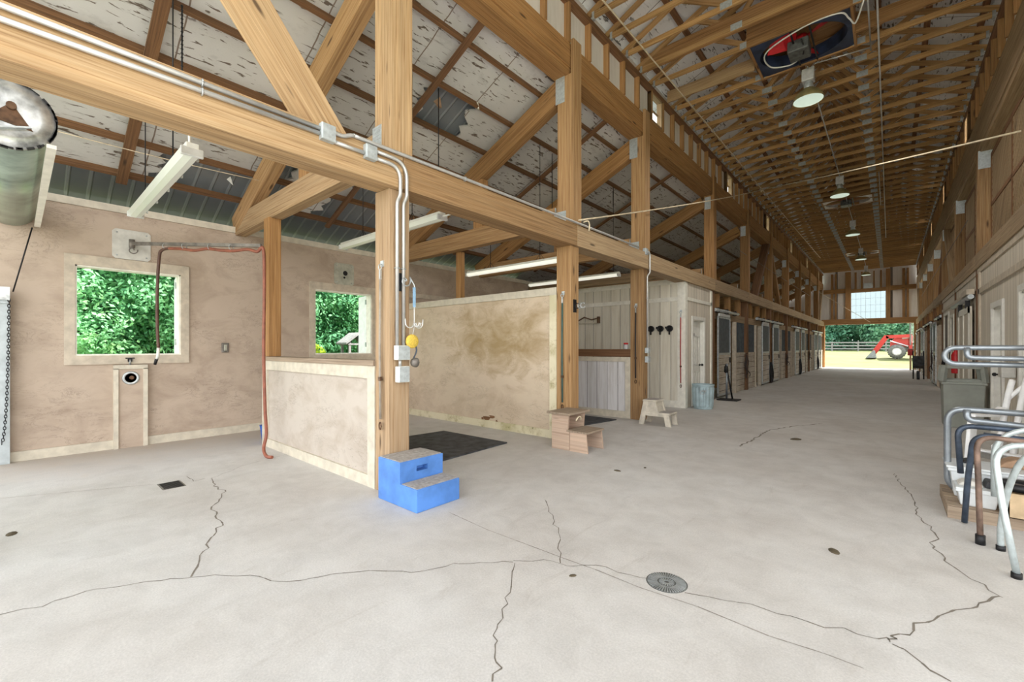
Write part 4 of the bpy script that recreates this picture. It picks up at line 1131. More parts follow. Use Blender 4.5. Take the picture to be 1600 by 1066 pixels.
strip_light(-6.95, -4.35, 3.63, 3.11, 'weatherproof strip light behind the nearest post', cord=[(-4.36, 3.63, 3.15), (-4.2, 3.66, 3.16), (-4.05, 3.7, 3.22), (-3.85, 3.72, 3.36)], chain=True)
strip_light(-7.0, -4.45, 6.55, 3.02, 'long strip light above the mossy partition', chain=True, lit=True)
strip_light(-7.6, -4.85, 9.45, 3.16, 'long strip light in front of the tack room beam', chain=True, lit=True)
one(MB().tube(sag(STR[0], STR[1], .02, 8), .006, 5), 'string', 'rope', 'thin pale string strung under the roof over the left window bay', 'string', base=STR[0])
# thin hanging rods
for x, y, zt, zb, nm in ((-5.6, 1.15, 5.05, 3.9, 'dark chain hanging from the roof over the left window bay'), (-5.05, 4.13, 5.3, 4.0, 'thin dark rod hanging beside the torn insulation'), (-5.05, 7.0, 5.3, 4.1, 'thin dark rod hanging between the two upper posts'), (-5.1, 9.6, 5.28, 4.9, 'thin dark rod hanging beyond the conduit post')):
    m_ = MB(); m_.tube([(x, y, zb), (x, y, zt)], .008, 5)
    if 'chain' in nm:
        for k in range(26): m_.lathe((x, y, zb + k * .045), [(.006, 0), (.014, .012), (.006, .026)], 6)
    one(m_, 'hanging_rod', 'iron_black', nm, 'rod', base=(x, y, zb))

# conduits on the near beam and posts
CX = XL + .07
def conduit(pts, lb, r_=.018, base=None, clips=()):
    r = thing('conduit', lb, 'conduit', tuple(base or pts[0]))
    MB().tube(pts, r_, 8).build('pipe', 'conduit', r)
    for (x, y, z, ax) in clips:
        m_ = MB(); m_.tube(arc((x, y, z), r_ + .006, 0, 2 * PI, 12, (1, 0, 0), (0, 0, 1) if ax == 'Y' else (0, 1, 0)), .006, 5); m_.build('clip', 'galvanized', r)
    return r
conduit([(CX, YF, 3.305), (CX, 1.69, 3.305)], 'upper white conduit along the near aisle beam, left of the first box', clips=[(CX, .86, 3.305, 'Y')])
conduit([(CX, YF, 3.225), (CX, 1.69, 3.262)], 'lower white conduit along the near aisle beam, left of the first box', clips=[(CX, .86, 3.243, 'Y')])
def jbox(x, y, z, w, h, lb, mat='box_grey', knock=True):
    r = thing('junction_box', lb, 'electrical box', (x, y, z))
    MB().box(x - .03, x + .035, y - w / 2, y + w / 2, z - h / 2, z + h / 2).build('box', mat, r, .006)
    MB().box(x + .035, x + .042, y - w / 2 + .005, y + w / 2 - .005, z - h / 2 + .005, z + h / 2 - .005).build('cover', 'plate_metal', r, .003)
    return r
jbox(CX, 1.755, 3.285, .125, .14, 'grey junction box on the near beam at the foot of the diagonal brace')
jbox(CX, 2.16, 3.255, .115, .13, 'grey junction box on the near beam just left of the nearest post')
conduit(fillet([(CX, 1.82, 3.235), (CX, 2.10, 3.235)], .05), 'short white conduit joining the two boxes on the near beam')
conduit(smooth([(CX, 1.82, 3.315), (CX, 1.9, 3.315), (CX, 2.0, 3.355), (CX, 2.2, 3.355), (CX, 4.0, 3.368), (CX, P3 - .36, 3.378)], 5), 'long white conduit on top of the aisle beam right of the nearest post', clips=[(CX, 3.35, 3.362, 'Y'), (CX, 5.2, 3.372, 'Y')])
CP = XL + .015
conduit(fillet([(CX, 2.22, 3.225), (CX, 2.49, 3.225), (CX, 2.49, 2.95), (CP, 2.49, 2.9), (CP, 2.49, 1.47)], .14, 8), 'left white conduit bending down the nearest post to the switch box', clips=[(CP, 2.49, 2.24, 'Z')])
conduit(fillet([(CX, 2.22, 3.29), (CX, 2.565, 3.29), (CX, 2.565, 2.95), (CP, 2.565, 2.9), (CP, 2.565, 1.47)], .18, 8), 'right white conduit bending down the nearest post behind the hook', clips=[(CP, 2.565, 2.24, 'Z')])
jbox(XL + .03, 2.535, 1.40, .15, .145, 'pale switch box on the nearest post where the two conduits end', 'fixture_white')
r = jbox(XL + .03, 2.54, 1.185, .13, .16, 'white covered outlet box lowest on the nearest post', 'fixture_white')
MB().tube([(XL + .02, 2.52, 1.26), (XL + .02, 2.52, 1.34)], .016, 8).build('nipple', 'conduit', r)
r = thing('hook_rack', 'black scroll hook plate high on the aisle face of the nearest post', 'hook', (XL - .02, 2.6, 2.05))
MB().box(XL - .02, XL - .005, 2.5, 2.6, 2.02, 2.2).build('plate', 'iron_black', r)
MB().tube([Vector((XL + .04, 2.57, 2.12)) + Vector((.0, math.cos(a), math.sin(a))) * (.012 + .008 * a) for a in [i * .5 for i in range(15)]] + [Vector((XL + .06, 2.66, 2.09)), Vector((XL + .07, 2.67, 2.02))], .007, 6).build('scroll', 'galvanized', r)
MB().tube([(XL - .01, 2.57, 2.12), (XL + .05, 2.57, 2.12)], .008, 6).build('arm', 'galvanized', r)
r = thing('bridle_hook', 'white wire tack hook with curved prongs hanging from a blue strap', 'hook', (XL + .07, 2.66, 1.6))
hx, hy = XL + .07, 2.655
MB().box(hx - .004, hx + .004, hy - .015, hy + .015, 1.86, 2.06).build('strap', 'strap_blue', r)
MB().tube([(hx, hy, 1.86), (hx, hy, 1.66)], .006, 6).build('stem', 'hook_white', r)
for sg in (-1, 1):
    MB().tube(arc((hx, hy + sg * .055, 1.70), .05, PI, 2 * PI, 10, (0, sg, 0), (0, 0, 1)) + [Vector((hx, hy + sg * .108, 1.74))], .006, 6).build('prong', 'hook_white', r)
    MB().tube(arc((hx + .055, hy + sg * .01, 1.70), .04, PI, 2 * PI, 8, (1, 0, 0), (0, 0, 1)), .006, 6).build('prong', 'hook_white', r)
r = thing('sponge', 'round yellow sponge hanging below the white tack hook', 'sponge', (hx, hy, 1.45))
MB().lathe((hx - .01, hy - .02, 1.515), [(0, -.025), (.05, -.025), (.068, -.015), (.072, 0), (.068, .018), (.05, .03), (0, .03)], 22, 'X').build('body', 'sponge', r)
MB().tube([(hx, hy - .02, 1.58), (hx, hy, 1.66)], .004, 5).build('loop', 'hook_white', r)
r = thing('cord_plug', 'grey plug and coiled cord beside the switch box on the nearest post', 'plug', (XL + .05, 2.68, 1.25))
MB().lathe((XL + .05, 2.68, 1.30), [(0, -.03), (.045, -.02), (.05, .01), (.03, .03), (0, .035)], 14, 'X').build('plug', 'steel_arm', r)
MB().tube(smooth([(XL + .05, 2.66, 1.34), (XL + .06, 2.69, 1.42), (XL + .05, 2.68, 1.5)]), .008, 6).build('cord', 'pipe_navy', r)
jbox(XL + .03, P3 + .02, 3.36, .11, .13, 'junction box on top of the beam at the conduit post')
conduit(fillet([(CX, P3 + .06, 3.36), (CX, P3 + .15, 3.34), (CX, P3 + .15, 2.95), (CP, P3 + .15, 2.9), (CP, P3 + .15, 1.45)], .1, 6), 'grey conduit down the aisle face of the third post from the camera', clips=[(CP, P3 + .15, 2.45, 'Z')])
jbox(XL + .03, P3 + .12, 1.395, .11, .11, 'upper outlet box on the third post from the camera')
jbox(XL + .03, P3 + .12, 1.215, .11, .12, 'lower outlet box on the third post from the camera')
conduit([(-.15, 6.0, 6.845), (-.15, 28.0, 6.845)], 'long grey conduit under the roof trusses beside the ceiling lamps', .014)
conduit([(-.26, 8.5, 6.84), (-.26, 10.2, 6.84)], 'short grey conduit beside the red-bladed fan', .012)
conduit([(-.26, 17.4, 6.84), (-.26, 21.5, 6.84)], 'short grey conduit beside the second ceiling fan', .012)
jbox(-.15, 8.55, 6.82, .14, .1, 'electrical box on the ceiling conduit right of the red-bladed fan')

# cross ties hanging on posts
def cross_tie(x, y, z1, z0, mat, lb, face='Y'):
    r = thing('cross_tie', lb, 'tie rope', (x, y, z0))
    MB().box(x - .025, x + .025, y - .0, y + .012, z1 - .03, z1 + .03).build('eye_plate', 'plate_metal', r)
    MB().tube(arc((x, y - .018, z1 - .035), .028, 0, 2 * PI, 14, (1, 0, 0), (0, 0, 1)), .006, 6).build('ring', 'galvanized', r)
    MB().box(x - .012, x + .012, y - .025, y - .008, z1 - .16, z1 - .06).build('snap', 'galvanized', r)
    MB().tube([(x, y - .016, z1 - .15), (x - .004, y - .02, (z0 + z1) / 2), (x, y - .016, z0 + .12)], .013, 6).build('strap', mat, r)
    MB().box(x - .02, x + .02, y - .03, y - .006, z0 + .5, z0 + .54).build('buckle', 'rust_iron', r)
    MB().tube(arc((x, y - .018, z0 + .05), .03, 0, 2 * PI, 12, (.6, 0, 0), (0, 0, 1.2)), .007, 6).build('panic_snap', 'rust_iron', r)
    return r
cross_tie(-3.83, P1 - .012, 2.29, .62, 'rope_grey', 'grey rope tie hanging on the front face of the nearest post')
cross_tie(-3.84, P2 - .012, 2.30, .48, 'tie_green', 'dark green cross tie hanging on the mossy partition post')
cross_tie(-3.85, P3 - .012, 2.31, .72, 'tie_black', 'black cross tie hanging on the third post from the camera')
cross_tie(-3.78, 10.498, 2.33, .48, 'tie_red', 'red cross tie hanging at the corner of the tack room')
r = thing('scroll_hook', 'black iron scroll hook on the aisle face of the mossy partition post', 'hook', (XL, 5.72, 2.0))
MB().box(XL - .006, XL + .012, 5.68, 5.76, 2.0, 2.2).build('plate', 'iron_black', r)
for k in range(3):
    c_ = Vector((XL + .05 + .05 * k, 5.72, 2.1))
    MB().tube(arc(c_, .04, PI * .2, PI * 1.9, 10, (1, 0, 0), (0, 0, 1)), .007, 6).build('hook', 'galvanized' if k else 'iron_black', r)
r = thing('folding_saddle_rack', 'rusty folding saddle bracket on the white boards behind the mossy partition post', 'saddle rack', (-6.3, 10.5, 2.1))
MB().box(-6.66, -6.0, 10.44, 10.51, 2.12, 2.15).build('arm', 'trim_cream', r)
MB().tube([(-6.66, 10.47, 2.2), (-6.45, 10.47, 2.3), (-6.2, 10.44, 2.22), (-6.0, 10.44, 2.26)], .018, 6).build('bent_bar', 'rust_iron', r)
MB().box(-6.02, -5.97, 10.42, 10.51, 2.12, 2.3).build('bracket', 'rust_iron', r)
for k, x in enumerate((-4.55, -4.31, -4.08)):
    r = thing('bridle_holder', ('left', 'middle', 'right')[k] + ' one of three black bridle holders on the white tack room boards', 'bridle holder', (x, 10.55, 1.8), group='bridle holders on the tack room front')
    MB().lathe((x + .03, 10.55, 1.92), [(.035, 0), (.035, -.02), (.075, -.03), (.078, -.09), (.06, -.1), (.055, -.03)], 18, 'Y').build('cup', 'iron_black', r)
    MB().box(x - .09, x + .02, 10.5, 10.54, 1.92, 1.97).build('bracket', 'iron_black', r)
    MB().tube([(x + .03, 10.47, 1.85), (x + .03, 10.47, 1.77)], .02, 6).build('peg', 'iron_black', r)
r = thing('candy_jar', 'small glass jar with a red lid on the brown rail', 'jar', (-4.08, 8.3, 1.42))
MB().lathe((-4.12, 8.31, 1.42), [(0, 0), (.05, 0), (.055, .02), (.055, .08), (.04, .1)], 16).build('jar', 'foil_grey', r)
MB().lathe((-4.12, 8.31, 1.52), [(.0, 0), (.048, 0), (.048, .03), (0, .035)], 16).build('lid', 'red_paint', r)

# ------------------------------------------------------------------ on the floor
def cracks():
    lines = CRACKS
    rc = random.Random(11)
    for (pts, w, mt) in lines:
        P = []
        for i in range(len(pts) - 1):
            a, b_ = Vector((*pts[i], 0)), Vector((*pts[i + 1], 0)); n = max(2, int((b_ - a).length / .06))
            for k in range(n):
                j = .0 if mt == 'joint' else min(.02, .25 * (b_ - a).length)
                P.append(a.lerp(b_, k / n) + Vector((rc.uniform(-j, j), rc.uniform(-j, j), 0)))
        P.append(Vector((*pts[-1], 0)))
        m_ = MB()
        for i in range(len(P) - 1):
            d = (P[i + 1] - P[i]); nrm = Vector((-d.y, d.x, 0)).normalized()
            wa = w * rc.uniform(.4, 1.2) / 2; wb = w * rc.uniform(.4, 1.2) / 2
            z = Vector((0, 0, .0012))
            m_.quad(tuple(P[i] - nrm * wa + z), tuple(P[i + 1] - nrm * wb + z), tuple(P[i + 1] + nrm * wb + z), tuple(P[i] + nrm * wa + z))
        m_.build('crack' if mt != 'joint' else 'saw_joint', mt, floor, recalc=False)
cracks()
# blue mounting block
bx0, bx1, by0, by1 = -3.72, -3.11, 2.30, 2.80
r = thing('mounting_block', 'blue plastic two-step mounting block at the foot of the nearest post', 'mounting block', (-3.4, 2.5, 0))
m_ = MB()
def rect_ring(m_, outer, inner, x):
    (a, b_, c, d), (e, f, g, h) = outer, inner
    for q in (((a, c), (b_, c), (f, g), (e, g)), ((b_, c), (b_, d), (f, h), (f, g)), ((b_, d), (a, d), (e, h), (f, h)), ((a, d), (a, c), (e, g), (e, h))):
        m_.quad(*[(x, p[0], p[1]) for p in q])
xs = -3.36; zl, zh = .205, .40
prof = [(bx0, 0), (bx1, 0), (bx1, zl), (xs, zl), (xs, zh), (bx0, zh)]
n = len(m_.v)
for y in (by0, by1):
    for p in prof: m_.v.append((p[0], y, p[1]))
m_.face([n + i for i in range(6)]); m_.face([n + 6 + i for i in range(6)][::-1])
for i in range(6):
    if i == 3: continue
    j = (i + 1) % 6; m_.face([n + j, n + i, n + 6 + i, n + 6 + j])
ym = (by0 + by1) / 2 + .0
rect_ring(m_, (by0, by1, zl, zh), (ym - .065, ym + .065, .285, .335), xs)
for q in (((ym - .065, .285), (ym + .065, .285)), ((ym + .065, .285), (ym + .065, .335)), ((ym + .065, .335), (ym - .065, .335)), ((ym - .065, .335), (ym - .065, .285))):
    m_.quad((xs, *q[0]), (xs, *q[1]), (xs - .08, *q[1]), (xs - .08, *q[0]))
m_.quad((xs - .08, ym - .065, .285), (xs - .08, ym + .065, .285), (xs - .08, ym + .065, .335), (xs - .08, ym - .065, .335))
m_.build('body', 'blue_plastic', r, .008)
MB().box(bx0 + .012, xs - .012, by0 + .012, by1 - .012, zh, zh + .006).build('tread', 'tread_grey', r)
MB().box(xs + .012, bx1 - .012, by0 + .012, by1 - .012, zl, zl + .006).build('tread', 'tread_grey', r)
# wooden step
r = thing('step_box', 'worn wooden two-step box standing before the mossy partition post', 'step', (-3.4, 5.6, 0))
sx0, sy0, sy1 = -3.70, 5.28, 5.58 - .02
sy0, sy1 = 5.12, 5.56
MB().box(sx0 - .06, sx0 + .34, sy0 - .05, sy1 + .05, .50, .53).build('top_tread', 'wood_grey', r, .004)
MB().box(sx0 + .26, sx0 + .60, sy0 - .01, sy1 + .01, .265, .29).build('lower_tread', 'wood_grey', r, .004)
for y in (sy0, sy1 - .022):
    MB().prism([(sx0, 0), (sx0 + .30, 0), (sx0 + .30, .265), (sx0 + .27, .265), (sx0 + .29, .50), (sx0, .50)], y, y + .022).build('side_board', 'wood_step', r)
    MB().prism([(sx0 + .31, 0), (sx0 + .60, 0), (sx0 + .57, .265), (sx0 + .31, .265)], y, y + .022).build('side_board', 'wood_step', r)
MB().box(sx0 + .0, sx0 + .022, sy0 + .022, sy1 - .022, .0, .5).build('back_board', 'wood_step', r)
MB().box(sx0 + .27, sx0 + .29, sy0 + .022, sy1 - .022, .0, .265).build('riser', 'wood_step', r)
MB().tube(arc((sx0 + .31, (sy0 + sy1) / 2, .40), .06, 0, PI, 8, (0, 1, 0), (.3, 0, .95)), .012, 6).build('handle', 'rope', r)
# beige step stool
r = thing('step_stool', 'beige plastic two-step stool beside the third post', 'step stool', (-3.3, 8.0, 0))
qx, qy0, qy1 = -3.60, 7.82, 8.2
def leg(p0, p1, w0, w1, dy):
    m_ = MB()
    m_.prism([(p0[0] - w0, p0[1]), (p0[0] + w0, p0[1]), (p1[0] + w1, p1[1]), (p1[0] - w1, p1[1])], dy, dy + .05)
    return m_
for y in (qy0, qy1 - .05):
    m_ = leg((qx + .03, 0), (qx + .12, .44), .05, .045, y)
    m_.prism([(qx + .12, .2), (qx + .33, .2), (qx + .29, .44), (qx + .12, .44)], y + .008, y + .03)
    m_.prism([(qx + .1, .17), (qx + .56, .17), (qx + .5, .23), (qx + .1, .23)], y + .004, y + .05)
    m_.prism([(qx + .30, .2), (qx + .38, .2), (qx + .31, .44), (qx + .24, .44)], y, y + .05)
    m_.prism([(qx + .5, 0), (qx + .6, 0), (qx + .56, .22), (qx + .46, .22)], y, y + .05)
    m_.build('side_frame', 'beige_plastic', r, .006)
MB().box(qx + .06, qx + .33, qy0 - .005, qy1 + .005, .43, .47).build('top_step', 'beige_plastic', r, .015)
MB().box(qx + .33, qx + .58, qy0 - .005, qy1 + .005, .205, .245).build('lower_step', 'beige_plastic', r, .015)
m_ = MB(); m_.prism([(qx + .33, .24), (qx + .345, .24), (qx + .3, .43), (qx + .285, .43)], qy0 + .05, qy1 - .05); m_.build('riser', 'beige_plastic', r)
MB().box(qx + .075, qx + .315, qy0 + .02, qy1 - .02, .47, .474).build('tread', 'tread_grey', r)
MB().box(qx + .345, qx + .565, qy0 + .02, qy1 - .02, .245, .249).build('tread', 'tread_grey', r)
# mats and drains
m_ = MB(); m_.prism([(-5.95, 3.55), (-4.29, 3.42), (-4.37, 4.9), (-5.80, 4.86)], .0, .02, 'Z')
one(m_, 'rubber_mat', 'rubber', 'black rubber stall mat lying between the nearest post and the mossy partition', 'mat', base=(-5, 4.1, 0), bevel=.004)
m_ = MB(); m_.prism([(-5.4, 6.9), (-4.3, 6.85), (-4.12, 7.9), (-5.3, 7.95)], .0, .02, 'Z')
one(m_, 'rubber_mat', 'rubber', 'thin black mat on the floor behind the wooden step', 'mat', base=(-4.8, 7.4, 0))
r = thing('floor_drain', 'small rectangular iron drain grate in the left bay floor', 'drain', (-5.71, 1.08, 0))
MB().box(-5.85, -5.57, .985, 1.18, .0, .003).build('frame', 'steel_arm', r)
m_ = MB()
for k in range(7): m_.box(-5.83 + k * .038, -5.808 + k * .038, 1.0, 1.165, .003, .007)
m_.build('bars', 'iron_black', r)
r = thing('floor_drain', 'round slotted iron drain cover in the foreground floor', 'drain', (-1.04, 2.645, 0))
MB().lathe((-1.04, 2.645, 0), [(0, .002), (.118, .002), (.122, 0)], 36).build('plate', 'motor_grey', r)
m_ = MB()
for k in range(44):
    a = 2 * PI * k / 44; d = Vector((math.cos(a), math.sin(a), 0)); c_ = Vector((-1.04, 2.645, .0035))
    m_.bar(c_ + d * .055, c_ + d * .113, .0065, .003)
for k in range(18):
    a = 2 * PI * k / 18; d = Vector((math.cos(a), math.sin(a), 0)); c_ = Vector((-1.04, 2.645, .0035))
    m_.bar(c_ + d * .015, c_ + d * .045, .006, .003)
m_.build('ribs', 'galvanized', r)
for k, (x, y, s_, nm) in enumerate(((-2.42, 4.66, .035, 'dark clod on the floor right of the blue mounting block'), (-1.52, 2.33, .02, 'dark leaf scrap on the floor near the round drain'), (-.30, 3.83, .04, 'brown dropping on the floor left of the pipe frames'), (-5.15, -.02, .04, 'dark scrap on the floor at the left edge'), (-1.12, 8.1, .07, 'dark stain-like clod in the middle of the aisle'), (-2.23, 5.0, .02, 'tiny dark clod beyond the clod by the blue block'))):
    m_ = MB(); m_.lathe((x, y, 0), [(0, s_ * .45), (s_ * .5, s_ * .4), (s_ * .9, s_ * .2), (s_, 0)], 9)
    o = one(m_, 'clod', 'manure', nm, 'clod', base=(x, y, 0)); o.rotation_euler = (0, 0, k); o.scale = (1.3, .8, .7)
# galvanized trash can
r = thing('trash_can', 'ribbed galvanized trash can by the tack room door', 'trash can', (-3.28, 10.75, 0))
pf = []
m_ = MB(); n = 64
cx, cy = -3.36, 10.78
for (z, rr) in ((0, .205), (.02, .215), (.05, .212), (.07, .216), (.50, .238), (.53, .236), (.55, .246), (.57, .25), (.585, .246)):
    for k in range(n):
        a = 2 * PI * k / n; q = rr + (.011 if (k % 4 < 2 and .06 < z < .51) else 0)
        m_.v.append((cx + q * math.cos(a), cy + q * math.sin(a), z))
for i in range(8):
    for k in range(n):
        l = (k + 1) % n; m_.face([i * n + k, i * n + l, (i + 1) * n + l, (i + 1) * n + k], None, False)
m_.face(list(range(n))[::-1])
m_.build('body', 'galv_paint', r)
MB().lathe((cx, cy, .55), [(.0, 0), (.236, .0)], 40, caps=False).build('contents', 'tie_black', r)
m_ = MB(); hc = Vector((cx + .07, cy - .235, .44)); m_.tube([hc + Vector((-.05, 0, .0)), hc + Vector((-.05, -.03, 0)), hc + Vector((-.045, -.035, -.07)), hc + Vector((.045, -.035, -.07)), hc + Vector((.05, -.03, 0)), hc + Vector((.05, 0, 0))], .008, 6)
m_.box(hc.x - .07, hc.x + .07, hc.y + .0, hc.y + .015, hc.z - .015, hc.z + .015)
m_.build('handle', 'galvanized', r)
# tools and hanging gear along the left stalls
r = thing('tool_stand', 'dark iron tool on a flat base standing by the first left stall door', 'tool', (-3.45, 12.6, 0))
MB().box(-3.62, -3.1, 12.75, 13.2, 0, .03).build('base', 'iron_black', r)
MB().tube([(-3.45, 13.1, .03), (-3.44, 13.1, 1.0)], .028, 8).build('handle', 'pipe_grey', r)
MB().tube([(-3.3, 13.1, .03), (-3.46, 13.1, .95)], .022, 6).build('brace', 'iron_black', r)
MB().lathe((-3.46, 13.1, .72), [(0, 0), (.06, .05), (.05, .2), (.0, .3)], 10).build('head', 'iron_black', r)
def halter(x, y, z, lb, sd=1, s=1.0, mat='leather'):
    r = thing('halter', lb, 'halter', (x, y, z))
    for k, (dy, dz, rr, ph) in enumerate(((0, -.25, .16, 0), (.08, -.35, .2, .5), (-.07, -.3, .13, 1), (.03, -.6, .12, .2))):
        c_ = Vector((x + sd * .03, y + dy * s, z + dz * s))
        MB().tube([c_ + Vector((sd * .02 * math.sin(3 * a + ph), rr * s * math.cos(a) * .6, rr * s * 1.4 * math.sin(a))) for a in [2 * PI * i / 14 for i in range(14)]], .014, 5, closed=True).build('strap', mat, r)
    MB().tube(smooth([(x + sd * .03, y + .1, z - .5 * s), (x + sd * .1, y + .2, z - .62 * s), (x + sd * .06, y + .32, z - .72 * s)]), .014, 5).build('lead', mat, r)
    MB().tube([(x, y, z), (x + sd * .06, y, z), (x + sd * .06, y, z + .03)], .01, 5).build('hook', 'iron_black', r)
    return r
halter(XL - .0, 16.3, 1.25, 'black leather halter hanging by the second left stall post', 1, 1.1)
halter(XL - .0, 24.0, 1.15, 'dark halter hanging by the fourth left stall post', 1, .7)
halter(XL - .0, 31.7, 1.2, 'dark halter hanging by the sixth left stall post', 1, .6)
halter(XR - .0, 24.5, 1.4, 'dark gear bundle hanging by the fourth right post', -1, 1.3)
def coil(x, y, z, lb, sd, s=1.0):
    r = thing('hose_coil', lb, 'hose', (x, y, 0))
    for k in range(3):
        c_ = Vector((x + sd * (.04 + .02 * k), y + .03 * k, z))
        MB().tube([c_ + Vector((sd * .02 * math.sin(2 * a + k), .16 * s * math.cos(a), (z - .02) * .98 * math.sin(a))) for a in [2 * PI * i / 18 for i in range(18)]], .02, 6, closed=True).build('loop', 'iron_black', r)
    MB().box(x - .0, x + sd * .08, y - .04, y + .04, z * 1.9, z * 2.05).build('bracket', 'iron_black', r)
    return r
coil(XL, 20.2, .42, 'black hose hung in a long loop by the third left stall post', 1)
coil(XL, 27.8, .42, 'black hose hung in a long loop by the fifth left stall post', 1)
coil(XL, 35.4, .42, 'black hose hung in a long loop by the last left stall post', 1)
coil(XR, 19.2, .52, 'black hose hung in a tall loop on the right wall behind the grey bin', -1, 1.2)
r = thing('stall_gear', 'dark bulky gear standing against the right stalls near the far doorway', 'gear', (1.05, 27, 0))
MB().prism([(26.6, .65), (27.1, .5), (27.2, 1.0), (26.75, 1.08)], .8, 1.15, 'X').build('tray', 'rubber', r)
for x in (.8, 1.15): MB().tube([(x, 27.0, 0.02), (x, 27.1, .7), (x, 27.2, 1.3)], .025, 6).build('handle', 'iron_black', r)
MB().lathe((.96, 26.9, .2), [(.0, -.05), (.2, -.05), (.2, .05), (0, .05)], 16, 'X').build('wheel', 'rubber', r)
r = thing('utility_box', 'red box on a yellowish stand by the right jamb of the far doorway', 'box', (1.0, 38.0, 0))
MB().box(.86, 1.14, 38.0, 38.3, .95, 1.35).build('box', 'tractor_red', r)
MB().box(.95, 1.05, 38.1, 38.2, 0, .95).build('stand', 'cardboard', r)
one(MB().box(XR - .14, XR + .0, 9.05, 9.3, 1.03, 1.2), 'paper_dispenser', 'wall_plate', 'white dispenser box on the right wall beside the nearest white door', 'dispenser', base=(XR, 9.2, 1.03), bevel=.015)
r = thing('fire_extinguisher', 'red fire extinguisher hanging on the right wall seen through the grey bin hood', 'extinguisher', (1.2, 15.2, .8))
MB().lathe((1.22, 15.2, .82), [(0, 0), (.08, 0), (.085, .03), (.085, .45), (.04, .54), (.03, .58), (0, .6)], 18).build('body', 'red_paint', r)
MB().box(1.14, 1.24, 15.17, 15.23, 1.4, 1.45).build('valve', 'iron_black', r)
MB().tube(smooth([(1.15, 15.2, 1.42), (1.11, 15.2, 1.3), (1.12, 15.2, 1.05)]), .012, 6).build('hose', 'iron_black', r)
MB().box(1.29, XR + .02, 15.15, 15.25, 1.0, 1.35).build('bracket', 'iron_black', r)
r = thing('barn_door', 'pale sliding barn door on a rail on the right wall', 'sliding door', (XR - .03, 14.2, 0))
MB().box(XR - .06, XR - .02, 13.1, 15.0, .04, 2.32).build('leaf', 'boards_y', r)
m_ = MB()
for (a, b_, c, d) in ((13.1, 13.24, .04, 2.32), (14.86, 15.0, .04, 2.32), (13.1, 15.0, .04, .18), (13.1, 15.0, 2.18, 2.32), (13.98, 14.1, .18, 2.18)): m_.box(XR - .075, XR - .055, a, b_, c, d)
m_.build('frame', 'trim_white', r)
MB().tube([(XR - .06, 12.9, 2.5), (XR - .06, 16.3, 2.5)], .05, 10).build('rail', 'galvanized', r)
for y in (13.4, 14.7): MB().box(XR - .09, XR - .02, y, y + .1, 2.3, 2.52).build('hanger', 'iron_black', r)
MB().box(XR - .12, XR - .0, 12.95, 13.9, 2.55, 2.66).build('rail_cover', 'trim_tan', r)

# ------------------------------------------------------------------ grey bin and the pile at the right edge
r = thing('trash_bin', 'tall grey plastic bin with an open framed hood on the right of the aisle', 'bin', (1.0, 11.4, 0))
gx0, gx1, gy0, gy1 = .73, 1.27, 11.2, 11.74
def taper(x0, x1, y0, y1, z0, z1, d):
    m_ = MB(); n = 0
    m_.v += [(x0 + d, y0 + d, z0), (x1 - d, y0 + d, z0), (x1 - d, y1 - d, z0), (x0 + d, y1 - d, z0), (x0, y0, z1), (x1, y0, z1), (x1, y1, z1), (x0, y1, z1)]
    for q in ((3, 2, 1, 0), (4, 5, 6, 7), (0, 1, 5, 4), (1, 2, 6, 5), (2, 3, 7, 6), (3, 0, 4, 7)): m_.face(list(q))
    return m_
taper(gx0, gx1, gy0, gy1, 0, .80, .02).build('body', 'bin_grey', r, .015)
MB().box(gx0 - .02, gx1 + .02, gy0 - .02, gy1 + .02, .78, .83).build('rim', 'bin_grey', r, .012)
m_ = MB(); zt = 1.12; d = .03
for (xa, xb) in ((gx0, gx0 + d), (gx1, gx1 - d)):
    for (ya, yb) in ((gy0, gy0 + d), (gy1, gy1 - d)): m_.bar((xa, ya, .83), (xb, yb, zt), .07, .07)
for y in (gy0 + d, gy1 - d): m_.box(gx0, gx1, y - .03, y + .03, zt - .05, zt)
for x in (gx0 + d, gx1 - d): m_.box(x - .03, x + .03, gy0 + d, gy1 - d, zt - .05, zt)
m_.box(gx0, gx1, gy0, gy0 + .04, .83, .87); m_.box(gx0, gx1, gy1 - .04, gy1, .83, .87)
m_.build('hood', 'bin_grey', r, .006)
